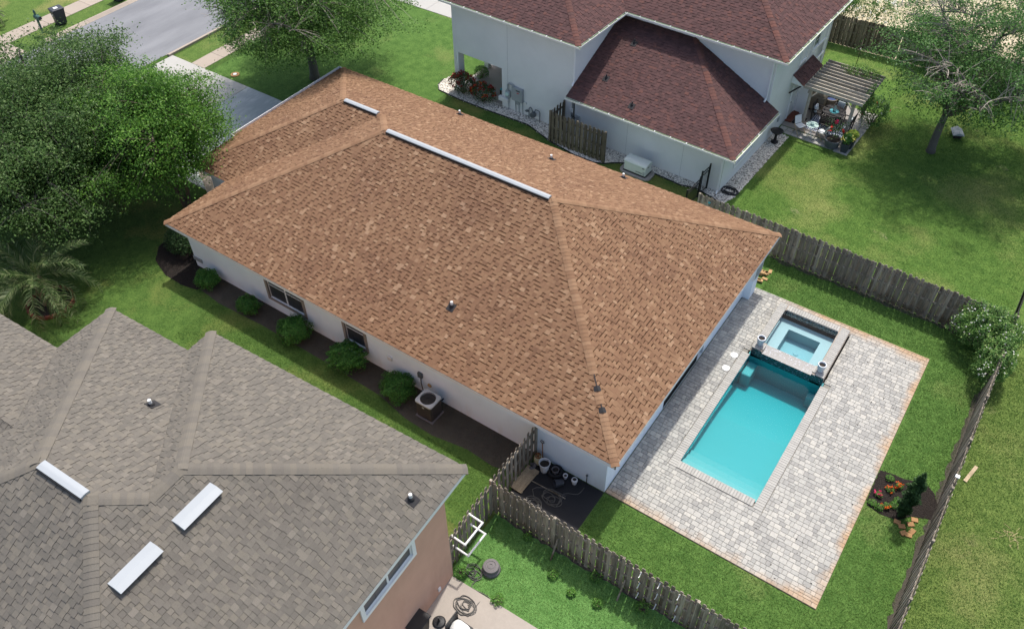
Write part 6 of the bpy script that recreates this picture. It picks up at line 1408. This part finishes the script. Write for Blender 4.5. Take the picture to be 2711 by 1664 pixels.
br = thing('brick_ring', 'ring of dark red edging bricks round the palm', 'edging', (-2.8, -4.6, 0)); bm_ = None
for k_ in range(2):
    for i in range(22):
        a = 2*math.pi*i/22+k_*.14
        if bm_ is None: bm_ = MB().add(*paver_geo(-.11, .11, -.055, .055, .075, .003, .008)).build('brick', 'brick_edge', br, (.92*math.cos(a), .92*math.sin(a), .076*k_), (0, 0, a+math.pi/2)).data
        else: inst('brick', bm_, br, (.92*math.cos(a), .92*math.sin(a), .076*k_), (0, 0, a+math.pi/2+random.uniform(-.08, .08)))
sheet('soil_bed', [(-2.8+.86*math.cos(R(a)), -4.6+.86*math.sin(R(a))) for a in range(0, 360, 20)], 'mulch', .012)
# blue bench and plant in the porch
pbn = thing('porch_chair', 'blue patterned chair in the shade of the porch', 'chair', RL(2.25, .9, .06), RT); MB().box(-.28, .28, -.28, .28, .36, .46).build('seat', 'teal', pbn, bevel=.03); MB().box(-.28, .28, .22, .3, .46, .92).build('backrest', 'cushion', pbn, bevel=.03)
for sx in (-.25, .25):
    for sy in (-.25, .25): MB().box(sx-.02, sx+.02, sy-.02, sy+.02, 0, .37).build('leg', 'black_metal', pbn)

# bare earth at the foot of the fences
def ragged(a, b, w, n, side):
    a, b = Vector((*a, 0)), Vector((*b, 0)); d = (b-a)/n; u = Vector((-d.y, d.x, 0)).normalized()*side; up_ = []; lo = []
    for i in range(n+1):
        p = a+d*i; q = p+u*w*random.uniform(.25, 1.0); up_.append((q.x, q.y)); q = p-u*w*random.uniform(.05, .3); lo.append((q.x, q.y))
    return up_+lo[::-1]
sheet('bare_soil', ragged((21.2, 15.16), (30.2, 15.05), .28, 40, -1), 'soil_side', .009)
sheet('bare_soil', ragged((30.84, 12.5), (30.84, -1.5), .24, 60, -1), 'soil_side', .009)
sheet('bare_soil', ragged((18.8, -2.24), (30.5, -2.22), .14, 70, -1), 'soil_side', .009)

# ------------------------------------------------------------------ grass blades on the visible lawns
def grass(label, poly, dens, mat, h0, h1, avoid=()):
    px, py = np.array([p[0] for p in poly]), np.array([p[1] for p in poly]); A = area2(poly); bb = (px.max()-px.min())*(py.max()-py.min()); n = int(A*dens)
    x = rng.uniform(px.min(), px.max(), int(n*bb/A)); y = rng.uniform(py.min(), py.max(), len(x)); k = in_poly(x, y, poly)
    for av in avoid: k &= ~in_poly(x, y, av)
    x, y = x[k], y[k]; n = len(x); a = rng.uniform(0, 6.283, n); h = rng.uniform(h0, h1, n); w = rng.uniform(.006, .013, n); le = rng.normal(size=(n, 2))*.5*h[:, None]
    z0 = np.full(n, .002); V = np.stack([np.stack([x-w*np.cos(a), y-w*np.sin(a), z0], 1), np.stack([x+w*np.cos(a), y+w*np.sin(a), z0], 1), np.stack([x+le[:, 0], y+le[:, 1], h], 1)], 1)
    o = big_mesh('grass', V.reshape(-1, 3), np.arange(n*3).reshape(-1, 3), mat, kind='stuff'); o['label'] = label; o['category'] = 'grass'
grass('mown grass of the pool yard along the fence to the big lawn', [(21.3, 12.95), (28.8, 12.95), (28.8, 5), (30.75, 5), (30.75, 15.1), (21.3, 15.1)], 1500, 'grass_blade', .02, .05, (fbp, [(20.5, 12.9), (21.7, 12.9), (21.7, 14.4), (20.5, 14.4)], [(28.7, .4), (28.76, .4), (28.76, 13), (28.7, 13)]))
grass('mown grass of the pool yard below the deck', [(21.25, -2.1), (30.7, -2.1), (30.7, 5), (28.78, 5), (28.78, .45), (21.25, .45)], 1500, 'grass_blade', .02, .05)
grass('grass of the big lawn beside the pool yard fence', [(18.5, 15.4), (30.8, 15.4), (30.8, 35), (21.6, 35), (21.6, 24.2), (18.5, 24.2)], 620, 'grass_blade', .02, .05)
grass('rough grass outside the side fence', [(31.0, -1), (35, -1), (35, 15), (31.0, 15)], 1300, 'grass_blade', .02, .06)
grass('grass strip between the white house and the tan house', [(3, -3), (18.3, -3), (18.3, -1.2), (13, -1.0), (9, -.6), (3, -.7)], 900, 'grass_blade', .02, .05)
grass('green turf beside the concrete patio', [(18.7, -2.4), (30.7, -2.4), (30.7, -4.75), (18.8, -4.85)], 1600, 'grass_blade', .015, .035)

# a few fallen leaves on the deck
n = 60; x = rng.uniform(25.95, 28.6, n); y = rng.uniform(.7, 12.7, n); P = np.stack([x, y, np.full(n, .062)], 1)
o = leaves_obj('leaf_litter', P, rng.uniform(.03, .08, n), 'mulch', None, (0, 0, 0), up_bias=3.0, aspect=.5, fold=.1); o['kind'] = 'stuff'; o['label'] = 'a few dry leaves scattered on the pool deck'; o['category'] = 'leaves'
